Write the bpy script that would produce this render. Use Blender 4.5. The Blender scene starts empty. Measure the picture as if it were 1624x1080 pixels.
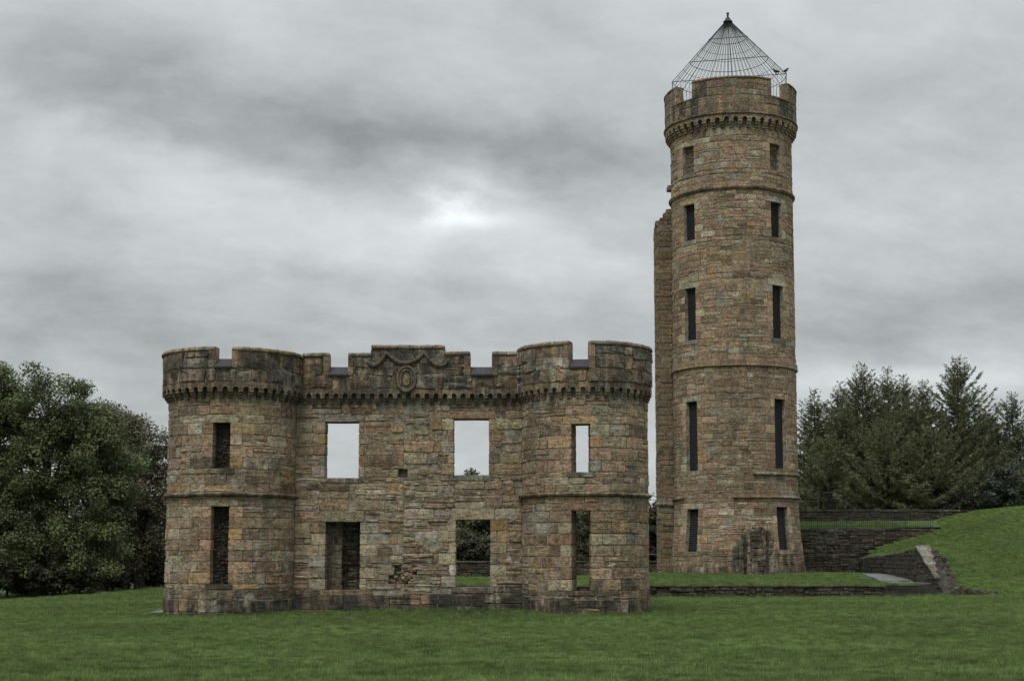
import bpy, math, random
import numpy as np
from mathutils import Vector
random.seed(7)
rng = np.random.default_rng(11)
C = bpy.context.scene.collection
SC = bpy.context.scene
R_ = math.radians

# ------------------------------------------------------------------ camera
FPX, CXP, HOR, TILT, EYE = 2350.0, 812.0, 880.0, R_(6.0), 2.0
CY0 = HOR - FPX * math.tan(TILT)
cam = bpy.data.cameras.new('camera')
cam_o = bpy.data.objects.new('camera', cam)
C.objects.link(cam_o)
cam_o.location = (0, 0, EYE)
cam_o.rotation_euler = (math.pi / 2 + TILT, 0, 0)
cam.sensor_width = 36.0
cam.lens = 36.0 * FPX / 1624.0
cam.shift_y = (CY0 - 540.0) / 1624.0
cam.clip_start = 0.1
cam.clip_end = 6000
SC.camera = cam_o

# ------------------------------------------------------------------ world
SUN_EL, SUN_AZ = R_(57), R_(202)          # azimuth measured clockwise from +Y
w = bpy.data.worlds.new("World")
SC.world = w
w.use_nodes = True
nt = w.node_tree
for n in list(nt.nodes):
    nt.nodes.remove(n)


class NB:
    """tiny node builder"""
    def __init__(s, nt):
        s.nt = nt

    def n(s, t, **k):
        nd = s.nt.nodes.new(t)
        for a, b in k.items():
            setattr(nd, a, b)
        return nd

    def put(s, sock, v):
        if v is None:
            return
        if hasattr(v, 'is_output'):
            s.nt.links.new(v, sock)
        else:
            sock.default_value = v

    def m(s, op, a, b=None, c=None, clamp=False):
        nd = s.n('ShaderNodeMath', operation=op)
        nd.use_clamp = clamp
        s.put(nd.inputs[0], a)
        s.put(nd.inputs[1], b)
        if c is not None:
            s.put(nd.inputs[2], c)
        return nd.outputs[0]

    def mix(s, f, a, b, bt='MIX'):
        nd = s.n('ShaderNodeMix', data_type='RGBA', blend_type=bt)
        s.put(nd.inputs[0], f)
        s.put(nd.inputs[6], a)
        s.put(nd.inputs[7], b)
        return nd.outputs[2]

    def noise(s, vec, scale, detail=4, rough=.55, dist=0.0):
        nd = s.n('ShaderNodeTexNoise')
        s.put(nd.inputs['Vector'], vec)
        nd.inputs['Scale'].default_value = scale
        nd.inputs['Detail'].default_value = detail
        nd.inputs['Roughness'].default_value = rough
        nd.inputs['Distortion'].default_value = dist
        return nd.outputs['Fac']

    def scale(s, vec, x, y, z):
        nd = s.n('ShaderNodeVectorMath', operation='MULTIPLY')
        s.put(nd.inputs[0], vec)
        nd.inputs[1].default_value = (x, y, z)
        return nd.outputs[0]

    def ramp(s, f, lo, hi, a=0.0, b=1.0):
        nd = s.n('ShaderNodeMapRange')
        nd.interpolation_type = 'SMOOTHSTEP'
        s.put(nd.inputs[0], f)
        nd.inputs[1].default_value = lo
        nd.inputs[2].default_value = hi
        nd.inputs[3].default_value = a
        nd.inputs[4].default_value = b
        return nd.outputs[0]


b = NB(nt)
tc = b.n('ShaderNodeTexCoord')
sep = b.n('ShaderNodeSeparateXYZ')
nt.links.new(tc.outputs['Generated'], sep.inputs[0])
sx, sy, sz = sep.outputs
el = b.m('ARCSINE', sz)
az = b.m('ARCTAN2', sx, sy)
elp = b.m('MAXIMUM', sz, 0.0)
den = b.m('ADD', elp, 0.34)
comb = b.n('ShaderNodeCombineXYZ')
nt.links.new(b.m('DIVIDE', sx, den), comb.inputs[0])
nt.links.new(b.m('DIVIDE', sy, den), comb.inputs[1])
deck = comb.outputs[0]
rot = b.n('ShaderNodeVectorRotate', rotation_type='Z_AXIS')
nt.links.new(deck, rot.inputs['Vector'])
rot.inputs['Angle'].default_value = R_(-14)
rv = rot.outputs[0]
n1 = b.noise(b.scale(rv, 1.0, 1.2, 1), 2.4, 8, .60, .25)
n2 = b.noise(b.scale(rv, 1.0, 1.35, 1), 7.5, 8, .62, .2)
n4 = b.noise(rv, 5.0, 6, .6, .2)
n5 = b.noise(b.scale(rv, 1, 1, 1), 4.1, 6, .6, .2)
n3 = b.noise(b.scale(rv, 1.0, 1.0, 1), 0.45, 2, .5)


def pxdir(px, py):
    d = Vector((0, math.cos(TILT), math.sin(TILT))) + Vector((1, 0, 0)) * ((px - CXP) / FPX) \
        + Vector((0, -math.sin(TILT), math.cos(TILT))) * ((CY0 - py) / FPX)
    d.normalize()
    return d


def bump_sky(px, py, wx, wy, amp, slope=0.0):
    """a cloud or a gap with its own place in the sky; widths in photo pixels"""
    d = pxdir(px, py)
    a0, e0 = math.atan2(d.x, d.y), math.asin(d.z)
    du = b.m('SUBTRACT', az, a0)
    dv = b.m('SUBTRACT', el, e0)
    # ragged edge
    du = b.m('ADD', du, b.m('MULTIPLY', b.m('SUBTRACT', n4, .5), min(.16, wx / FPX * 1.6)))
    dv = b.m('ADD', dv, b.m('MULTIPLY', b.m('SUBTRACT', n5, .5), min(.11, wy / FPX * 3.2)))
    dv = b.m('ADD', dv, b.m('MULTIPLY', du, slope))
    q = b.m('ADD', b.m('POWER', b.m('ABSOLUTE', b.m('DIVIDE', du, wx / FPX)), 2.0),
            b.m('POWER', b.m('ABSOLUTE', b.m('DIVIDE', dv, wy / FPX)), 2.0))
    g_ = b.m('MULTIPLY', b.m('EXPONENT', b.m('MULTIPLY', q, -1.0)), amp)
    if wx < 140:
        g_ = b.m('MULTIPLY', g_, b.ramp(n4, .36, .60, .25, 1.25))
    return g_


val = b.m('ADD', .52, b.m('MULTIPLY', b.m('SUBTRACT', n1, .5), .30))
val = b.m('ADD', val, b.m('MULTIPLY', b.m('SUBTRACT', n2, .5), .27))
val = b.m('ADD', val, b.m('MULTIPLY', b.m('SUBTRACT', n3, .5), .10))
for args in [(728, 324, 40, 30, .27, .0), (690, 312, 34, 15, .13, .2), (745, 352, 90, 18, .13, .0), (230, 150, 330, 70, -.07, .15), (760, 345, 130, 42, .10, .0), (600, 385, 430, 55, .13, .10), (240, 250, 300, 45, .08, .20),
             (640, 225, 520, 60, -.15, .10), (820, 250, 260, 38, -.07, .05), (1350, 200, 200, 60, -.06, 0), (1450, 300, 300, 55, .06, 0),
             (1450, 500, 400, 60, -.15, 0), (1470, 600, 330, 26, .14, 0), (350, 560, 520, 90, -.12, 0),
             (900, 30, 1200, 60, .03, 0), (60, 200, 130, 50, -.05, .2)]:
    val = b.m('ADD', val, bump_sky(*args))
# overcast: the cloud deck grows brighter towards the zenith
zen = b.ramp(sz, .30, .95, 0.0, .62)
val = b.m('ADD', val, zen)
val = b.m('MAXIMUM', val, .2)
cloud = b.n('ShaderNodeCombineColor')
nt.links.new(b.m('MULTIPLY', val, .955), cloud.inputs[0])
nt.links.new(b.m('MULTIPLY', val, 1.01), cloud.inputs[1])
nt.links.new(b.m('MULTIPLY', val, 1.025), cloud.inputs[2])
sky = b.n('ShaderNodeTexSky', sky_type='NISHITA')
sky.sun_disc = False
sky.sun_elevation = SUN_EL
sky.sun_rotation = SUN_AZ
bg1 = b.n('ShaderNodeBackground')
nt.links.new(sky.outputs[0], bg1.inputs[0])
bg1.inputs[1].default_value = .05
bg2 = b.n('ShaderNodeBackground')
nt.links.new(cloud.outputs[0], bg2.inputs[0])
bg2.inputs[1].default_value = 1.0
mx = b.n('ShaderNodeMixShader')
mx.inputs[0].default_value = .96
nt.links.new(bg1.outputs[0], mx.inputs[1])
nt.links.new(bg2.outputs[0], mx.inputs[2])
wo = b.n('ShaderNodeOutputWorld')
nt.links.new(mx.outputs[0], wo.inputs[0])

sun = bpy.data.lights.new('sun', 'SUN')
sun.energy = 1.5
sun.angle = R_(18)
sun.color = (1.0, .97, .92)
sun_o = bpy.data.objects.new('sun', sun)
C.objects.link(sun_o)
sd = Vector((math.sin(SUN_AZ) * math.cos(SUN_EL), math.cos(SUN_AZ) * math.cos(SUN_EL), math.sin(SUN_EL)))
sun_o.rotation_euler = (-sd).to_track_quat('-Z', 'Y').to_euler()
sun_o.location = sd * 200
SC.view_settings.view_transform = 'Standard'
SC.view_settings.look = 'None'
SC.view_settings.exposure = 0.15
SC.view_settings.gamma = 1.0
SC.view_settings.use_curve_mapping = False
SC.render.engine = 'CYCLES'
SC.cycles.max_bounces = 5
SC.cycles.diffuse_bounces = 3
SC.cycles.transparent_max_bounces = 4


# ------------------------------------------------------------------ photo geometry
def P(px, py, Y):
    """the point on the photo's ray through (px, py) at depth Y"""
    d = pxdir(px, py)
    t = Y / d.y
    return Vector((d.x * t, Y, EYE + d.z * t))


def X(px, py, Y): return P(px, py, Y).x
def Z(py, Y, px=812): return P(px, py, Y).z


def proj(p):
    q = Vector(p) - Vector((0, 0, EYE))
    zc = q.y * math.cos(TILT) + q.z * math.sin(TILT)
    yu = -q.y * math.sin(TILT) + q.z * math.cos(TILT)
    return CXP + FPX * q.x / zc, CY0 - FPX * yu / zc


def sstep(a, b_, x):
    t = np.clip((np.asarray(x, float) - a) / (b_ - a), 0, 1)
    return t * t * (3 - 2 * t)


_perm = np.random.default_rng(5).random((256, 256))


def vnoise(x, y):
    x = np.asarray(x, float); y = np.asarray(y, float)
    xi = np.floor(x).astype(int); yi = np.floor(y).astype(int)
    fx = x - xi; fy = y - yi
    fx = fx * fx * (3 - 2 * fx); fy = fy * fy * (3 - 2 * fy)
    g = lambda a, c: _perm[a & 255, c & 255]
    return (g(xi, yi) * (1 - fx) + g(xi + 1, yi) * fx) * (1 - fy) + (g(xi, yi + 1) * (1 - fx) + g(xi + 1, yi + 1) * fx) * fy


# ------------------------------------------------------------------ materials
def new_mat(name):
    m = bpy.data.materials.new(name)
    m.use_nodes = True
    t = m.node_tree
    for n in list(t.nodes):
        t.nodes.remove(n)
    bb = NB(t)
    out = bb.n('ShaderNodeOutputMaterial')
    bs = bb.n('ShaderNodeBsdfPrincipled')
    t.links.new(bs.outputs[0], out.inputs[0])
    bs.inputs['Roughness'].default_value = .9
    bs.inputs['Specular IOR Level'].default_value = .25
    return m, bb, bs, out


def stone_material(name, bed=1.0, bump=1.0):
    m, bb, bs, out = new_mat(name)
    geo = bb.n('ShaderNodeNewGeometry')
    pos = geo.outputs['Position']
    tint = bb.n('ShaderNodeVertexColor', layer_name='tint').outputs['Color']
    wear = bb.n('ShaderNodeVertexColor', layer_name='wear').outputs['Color']
    sw = bb.n('ShaderNodeSeparateColor')
    bb.put(sw.inputs[0], wear)
    soot, lich, seed = sw.outputs
    # shift the grain from stone to stone so that bedding never runs across joints
    cmb = bb.n('ShaderNodeCombineXYZ')
    bb.put(cmb.inputs[0], bb.m('MULTIPLY', seed, 31.0))
    bb.put(cmb.inputs[2], bb.m('MULTIPLY', seed, 17.0))
    va = bb.n('ShaderNodeVectorMath', operation='ADD')
    bb.put(va.inputs[0], pos)
    bb.put(va.inputs[1], cmb.outputs[0])
    p2 = va.outputs[0]
    bedn = bb.noise(bb.scale(p2, .9, .9, 15), 1.0, 3, .6, .35)
    mott = bb.noise(p2, 5.0, 6, .72)
    fine = bb.noise(p2, 17.0, 5, .75)
    fac = bb.m('ADD', bb.ramp(bedn, .3, .72, .80, 1.12), bb.ramp(mott, .32, .68, -.34, .32))
    fac = bb.m('ADD', fac, bb.ramp(fine, .34, .66, -.28, .30))
    fc = bb.n('ShaderNodeCombineColor')
    for i in range(3):
        bb.put(fc.inputs[i], fac)
    col = bb.mix(1.0, tint, fc.outputs[0], 'MULTIPLY')
    # the wall weathers to a common colour in blotches
    bl = bb.m('MULTIPLY', bb.ramp(bb.noise(pos, 2.6, 6, .7), .38, .64, 0, .55), bb.m('LESS_THAN', seed, 1.5))
    bc = bb.mix(bb.ramp(bb.noise(pos, .8, 4, .6), .35, .65), (.225, .155, .094, 1), (.345, .265, .175, 1))
    bc2 = bb.mix(1.0, bc, fc.outputs[0], 'MULTIPLY')
    col = bb.mix(bl, col, bc2)
    pit = bb.ramp(bb.noise(bb.scale(p2, 1, 1, 1.5), 9.0, 4, .7),   .54, .69, 0, .58)
    col = bb.mix(pit, col, (.075, .06, .042, 1))
    # rusty iron staining inside single stones
    rust = bb.m('MULTIPLY', bb.m('LESS_THAN', seed, 1.5), bb.ramp(bb.noise(bb.scale(p2, 1, 1, 2.6), 1.7, 3, .6), .56, .74, 0, .40))
    col = bb.mix(rust, col, (.27, .155, .075, 1))
    # pale lime and lichen
    ln = bb.ramp(bb.noise(pos, 4.2, 7, .78), .50, .62)
    ln2 = bb.ramp(bb.noise(pos, .55, 3, .6), .42, .66)
    lf = bb.m('MULTIPLY', bb.m('MULTIPLY', ln, ln2), lich)
    col = bb.mix(lf, col, (.47, .45, .38, 1))
    # soot and black algae: streaks of their own shape
    s1 = bb.ramp(bb.noise(bb.scale(pos, 2.3, 2.3, .5), 1.0, 5, .62), .37, .56)
    s2 = bb.ramp(bb.noise(bb.scale(pos, 1, 1, .8), 3.6, 5, .7), .33, .66)
    sf = bb.m('MINIMUM', bb.m('MULTIPLY', bb.m('ADD', bb.m('MULTIPLY', s1, .85), bb.m('MULTIPLY', s2, .35)), soot), 1.0)
    col = bb.mix(sf, col, bb.mix(1.0, (.052, .049, .040, 1), fc.outputs[0], 'MULTIPLY'))
    # greenish bloom
    g1 = bb.m('MULTIPLY', bb.ramp(bb.noise(pos, 1.3, 5, .6), .52, .74), .15)
    col = bb.mix(g1, col, (.15, .15, .095, 1))
    bb.put(bs.inputs['Base Color'], col)
    h = bb.m('ADD', bb.m('ADD', bb.m('MULTIPLY', bedn, .34 * bed), bb.m('MULTIPLY', pit, -.5)), bb.m('ADD', bb.m('MULTIPLY', mott, .32), bb.m('MULTIPLY', fine, .34)))
    bp = bb.n('ShaderNodeBump')
    bp.inputs['Strength'].default_value = .95 * bump
    bp.inputs['Distance'].default_value = .085
    bb.put(bp.inputs['Height'], h)
    bb.put(bs.inputs['Normal'], bp.outputs[0])
    return m


def noise_mat(name, c0, c1, scale, rough=.9, bump=.5, bdist=.03, stretch=(1, 1, 1), metallic=0.0, spec=.25):
    m, bb, bs, out = new_mat(name)
    geo = bb.n('ShaderNodeNewGeometry')
    pos = bb.scale(geo.outputs['Position'], *stretch)
    n = bb.noise(pos, scale, 6, .65)
    f = bb.ramp(n, .3, .7)
    bb.put(bs.inputs['Base Color'], bb.mix(f, (*c0, 1), (*c1, 1)))
    bs.inputs['Roughness'].default_value = rough
    bs.inputs['Metallic'].default_value = metallic
    bs.inputs['Specular IOR Level'].default_value = spec
    bp = bb.n('ShaderNodeBump')
    bp.inputs['Strength'].default_value = bump
    bp.inputs['Distance'].default_value = bdist
    bb.put(bp.inputs['Height'], bb.noise(pos, scale * 2.5, 5, .7))
    bb.put(bs.inputs['Normal'], bp.outputs[0])
    return m


M_STONE = stone_material('weathered_sandstone')
M_MORTAR = noise_mat('lime_mortar', (.10, .088, .066), (.36, .33, .26), 3.4, bump=1.0, bdist=.06)
M_DARKMORTAR = noise_mat('dark_mortar', (.03, .029, .025), (.07, .066, .055), 3.0, bump=1.0, bdist=.05)
M_SLATE = noise_mat('wet_slate', (.035, .031, .037), (.07, .063, .072), 5, rough=.65, bump=.6, stretch=(3, 3, 1), spec=.2)
M_IRON = noise_mat('dark_iron', (.03, .032, .034), (.07, .068, .065), 9, rough=.6, bump=.2, metallic=.3)
M_GALV = noise_mat('galvanised_wire', (.07, .078, .078), (.13, .138, .138), 7, rough=.6, bump=.1, metallic=.0)
M_LOUVRE = noise_mat('louvre_metal', (.018, .018, .019), (.036, .036, .038), 8, rough=.6, bump=.2)
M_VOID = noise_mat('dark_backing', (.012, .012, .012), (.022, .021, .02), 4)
M_PATH = noise_mat('wet_flagstone', (.085, .085, .083), (.20, .20, .196), 2.6, rough=.5, bump=.5, spec=.5)
M_BARK = noise_mat('bark', (.035, .03, .024), (.085, .075, .06), 5, stretch=(3, 3, .6), bump=1, bdist=.06)
M_TWIG = noise_mat('conifer_bark', (.035, .032, .027), (.07, .066, .056), 5, bump=.5)
M_SOIL = noise_mat('bare_soil', (.05, .035, .022), (.11, .085, .055), 2.5, bump=1, bdist=.08)
M_BIRD = noise_mat('black_plumage', (.015, .015, .018), (.035, .035, .04), 20, rough=.5, bump=.2)


def leaf_material(name, translucency=.25):
    m, bb, bs, out = new_mat(name)
    tint = bb.n('ShaderNodeVertexColor', layer_name='tint').outputs['Color']
    bb.put(bs.inputs['Base Color'], tint)
    bs.inputs['Roughness'].default_value = .6
    tr = bb.n('ShaderNodeBsdfTranslucent')
    bb.put(tr.inputs[0], tint)
    mxs = bb.n('ShaderNodeMixShader')
    mxs.inputs[0].default_value = translucency
    bb.nt.links.new(bs.outputs[0], mxs.inputs[1])
    bb.nt.links.new(tr.outputs[0], mxs.inputs[2])
    bb.nt.links.new(mxs.outputs[0], out.inputs[0])
    return m


M_LEAF = leaf_material('leaf')
M_NEEDLE = leaf_material('needle', .15)
M_BLADE = leaf_material('grass_blade', .25)
_t = M_BLADE.node_tree
_b = NB(_t)
_p = _b.n('ShaderNodeNewGeometry').outputs['Position']
_vc = [x for x in _t.nodes if x.type == 'VERTEX_COLOR'][0]
_n = _b.ramp(_b.noise(_b.scale(_p, .9, .8, 1), 2.6, 7, .72), .33, .67, .60, 1.80)
_m = _b.ramp(_b.noise(_b.scale(_p, .6, .8, 1), .22, 4, .6), .35, .65, .86, 1.16)
_cc = _b.n('ShaderNodeCombineColor')
_f = _b.m('MULTIPLY', _n, _m)
for _i in range(3):
    _b.put(_cc.inputs[_i], _f)
_c = _b.mix(1.0, _vc.outputs[0], _cc.outputs[0], 'MULTIPLY')
_dry = _b.ramp(_b.noise(_b.scale(_p, .8, 1, 1), .9, 5, .7), .55, .72, 0, .35)
_c = _b.mix(_dry, _c, (.135, .145, .055, 1))
for _x in _t.nodes:
    if _x.type in ('BSDF_PRINCIPLED', 'BSDF_TRANSLUCENT'):
        _b.put(_x.inputs[0], _c)


def grass_ground(name):
    m, bb, bs, out = new_mat(name)
    pos = bb.n('ShaderNodeNewGeometry').outputs['Position']
    big = bb.ramp(bb.noise(bb.scale(pos, .5, 1, 1), .28, 4, .6), .3, .7)
    mid = bb.ramp(bb.noise(bb.scale(pos, .6, 1, 1), 1.6, 5, .65), .3, .7)
    fin = bb.ramp(bb.noise(bb.scale(pos, 1.6, .7, 1), 14, 4, .7), .3, .7)
    c = bb.mix(big, (.062, .105, .026, 1), (.095, .16, .038, 1))
    c = bb.mix(bb.m('MULTIPLY', mid, .55), c, (.042, .082, .020, 1))
    c = bb.mix(bb.m('MULTIPLY', fin, .45), c, (.12, .185, .05, 1))
    bb.put(bs.inputs['Base Color'], c)
    bp = bb.n('ShaderNodeBump')
    bp.inputs['Strength'].default_value = 1.0
    bp.inputs['Distance'].default_value = .10
    bb.put(bp.inputs['Height'], bb.m('ADD', bb.m('MULTIPLY', mid, .8), bb.m('MULTIPLY', fin, .5)))
    bb.put(bs.inputs['Normal'], bp.outputs[0])
    return m


M_GRASS = grass_ground('lawn_grass')


# ------------------------------------------------------------------ object helpers
def tag(o, label=None, cat=None, group=None, kind=None):
    if label: o['label'] = label
    if cat: o['category'] = cat
    if group: o['group'] = group
    if kind: o['kind'] = kind
    return o


def thing(name, loc, label, cat, group=None):
    o = bpy.data.objects.new(name, None)
    C.objects.link(o)
    o.location = loc
    o.empty_display_size = .3
    return tag(o, label, cat, group)


def world_loc(o):
    v = Vector((0, 0, 0))
    while o is not None:
        v = v + o.location
        o = o.parent
    return v


class MB:
    """mesh accumulator in world coordinates; every face can carry a tint and a wear"""
    def __init__(s):
        s.v, s.f, s.t, s.w = [], [], [], []

    def add(s, verts, faces, tint=(.25, .2, .14), wear=(0, 0, 0)):
        o = len(s.v)
        s.v.extend(verts)
        for f in faces:
            s.f.append([i + o for i in f])
            s.t.append(tint)
            s.w.append(wear)

    def build(s, name, mat, parent=None, smooth=False, loc=None, kind=None):
        base = world_loc(parent) if parent is not None else Vector((0, 0, 0))
        off = np.array(base) + (np.array(loc) if loc is not None else 0)
        me = bpy.data.meshes.new(name)
        va = np.array([tuple(p) for p in s.v], dtype=float) - off
        me.from_pydata(va.tolist(), [], s.f)
        n = [len(f) for f in s.f]
        for nm, src in (('tint', s.t), ('wear', s.w)):
            ca = me.color_attributes.new(nm, 'FLOAT_COLOR', 'CORNER')
            arr = np.ones((len(me.loops), 4), np.float32)
            arr[:, :3] = np.repeat(np.array(src, np.float32), n, axis=0)
            ca.data.foreach_set('color', arr.ravel())
        if smooth:
            me.polygons.foreach_set('use_smooth', [True] * len(me.polygons))
        me.materials.append(mat)
        o = bpy.data.objects.new(name, me)
        C.objects.link(o)
        o.parent = parent
        if loc is not None:
            o.location = loc
        if kind: o['kind'] = kind
        return o


def fast_mesh(name, verts, faces, mat, parent=None, tint=None, base=None):
    """verts (N,3), faces (M,k) numpy, per-face tint (M,3)"""
    base = np.array(world_loc(parent)) if parent is not None else np.zeros(3)
    me = bpy.data.meshes.new(name)
    k = faces.shape[1]
    me.vertices.add(len(verts))
    me.vertices.foreach_set('co', (np.asarray(verts) - base).astype(np.float32).ravel())
    me.loops.add(faces.size)
    me.loops.foreach_set('vertex_index', faces.astype(np.int32).ravel())
    me.polygons.add(len(faces))
    me.polygons.foreach_set('loop_start', np.arange(0, faces.size, k, dtype=np.int32))
    me.update(calc_edges=True)
    if tint is not None:
        ca = me.color_attributes.new('tint', 'FLOAT_COLOR', 'CORNER')
        arr = np.ones((faces.size, 4), np.float32)
        arr[:, :3] = np.repeat(tint.astype(np.float32), k, axis=0)
        ca.data.foreach_set('color', arr.ravel())
    me.materials.append(mat)
    o = bpy.data.objects.new(name, me)
    C.objects.link(o)
    o.parent = parent
    return o


def tube(mb, pts, rad, n=6, tint=(.1, .1, .1), cap=True):
    """swept tube with a radius per point"""
    pts = [Vector(p) for p in pts]
    if not hasattr(rad, '__len__'):
        rad = [rad] * len(pts)
    vs, fs = [], []
    prev = None
    for i, p in enumerate(pts):
        d = (pts[min(i + 1, len(pts) - 1)] - pts[max(i - 1, 0)])
        d.normalize()
        a = d.cross(Vector((0, 0, 1)))
        if a.length < .05:
            a = d.cross(Vector((0, 1, 0)))
        a.normalize()
        if prev is not None and a.dot(prev) < 0:
            a = -a
        prev = a
        c = d.cross(a)
        for k in range(n):
            t = 2 * math.pi * k / n
            vs.append(p + (a * math.cos(t) + c * math.sin(t)) * rad[i])
    for i in range(len(pts) - 1):
        for k in range(n):
            k2 = (k + 1) % n
            fs.append([i * n + k, i * n + k2, (i + 1) * n + k2, (i + 1) * n + k])
    if cap:
        fs.append(list(range(n))[::-1])
        fs.append([(len(pts) - 1) * n + k for k in range(n)])
    mb.add(vs, fs, tint)


def wbox(mb, x0, x1, y0, y1, z0, z1, tint=(.2, .2, .2), wear=(0, 0, 0)):
    vs = [(x0, y0, z0), (x1, y0, z0), (x1, y1, z0), (x0, y1, z0), (x0, y0, z1), (x1, y0, z1), (x1, y1, z1), (x0, y1, z1)]
    mb.add(vs, [[0, 3, 2, 1], [4, 5, 6, 7], [0, 1, 5, 4], [1, 2, 6, 5], [2, 3, 7, 6], [3, 0, 4, 7]], tint, wear)


# ------------------------------------------------------------------ masonry
class Flat:
    def __init__(s, x0, y0, ang=0.0):
        s.o = (x0, y0); s.ca, s.sa = math.cos(ang), math.sin(ang)

    def __call__(s, u, v, d):
        # u runs along the wall, d points out of the face (towards -Y for ang 0)
        return Vector((s.o[0] + u * s.ca + d * s.sa, s.o[1] + u * s.sa - d * s.ca, v))


class Cyl:
    def __init__(s, cx, cy, R, flare=None):
        s.c = (cx, cy); s.R = R; s.flare = flare

    def rad(s, v):
        return s.R + (s.flare(v) if s.flare else 0)

    def __call__(s, u, v, d):
        t = u / s.R
        r = s.rad(v) + d
        return Vector((s.c[0] + r * math.sin(t), s.c[1] - r * math.cos(t), v))


def stone_geo(S, u0, u1, v0, v1, proud=.0, depth=.12, joint=.016, jit=.015, cham=.014, rough=.018):
    r = random.random
    jj = lambda: joint * (.15 + 1.5 * r() * r())
    u0 += jj(); u1 -= jj(); v0 += jj(); v1 -= jj()
    if u1 - u0 < .03 or v1 - v0 < .03:
        return None
    wu, wv = u1 - u0, v1 - v0
    c = min(.25 * wu, .25 * wv, .01 + .03 * r() + jit)
    j = lambda: (r() - .5) * 2 * min(jit, wv * .12)
    pts = []
    um = u0 + wu * (.35 + .3 * r())
    um2 = u0 + wu * (.35 + .3 * r())
    vm = v0 + wv * (.4 + .2 * r())
    raw = [(u0 + c, v0), (um, v0), (u1 - c, v0), (u1, v0 + c), (u1, v1 - c), (u1 - c, v1), (um2, v1), (u0 + c, v1), (u0, v1 - c), (u0, v0 + c)]
    raw = [(a + j() * .8, e + j()) for a, e in raw]
    cu, cv = (u0 + u1) / 2, (v0 + v1) / 2
    n = len(raw)
    vs = []
    for a, e in raw:
        vs.append(S(a, e, -depth))
    ch = min(cham, wu * .2, wv * .2)
    for a, e in raw:
        vs.append(S(a, e, proud - ch * (.6 + r())))
    for a, e in raw:
        du = ch * (1 if a < cu else -1) if abs(a - cu) > ch * 2 else 0
        dv = ch * (1 if e < cv else -1) if abs(e - cv) > ch * 2 else 0
        vs.append(S(a + du, e + dv, proud + (r() - .5) * rough))
    vs.append(S(um, vm, proud + (r() - .3) * rough * 1.6))
    fs = []
    for i in range(n):
        k = (i + 1) % n
        fs.append([i, k, n + k, n + i])
        fs.append([n + i, n + k, 2 * n + k, 2 * n + i])
        fs.append([2 * n + i, 2 * n + k, 3 * n])
    return vs, fs


PAL = dict(
    brown=[(.325, .228, .138), 4.0], red=[(.265, .175, .108), 1.7], ochre=[(.365, .235, .115), 1.2], buff=[(.37, .312, .205), 2.4],
    grey=[(.29, .265, .205), 1.8], dark=[(.16, .12, .08), 1.2], pale=[(.44, .40, .31), .6], pink=[(.335, .235, .158), 1.6])


def pick(weights=None):
    ks = list(PAL)
    ws = [PAL[k][1] * (weights.get(k, 1.0) if weights else 1.0) for k in ks]
    k = random.choices(ks, ws)[0]
    c = PAL[k][0]
    g = random.uniform(.70, 1.20)
    return tuple(max(.02, x * g * random.uniform(.95, 1.05)) for x in c)


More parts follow.
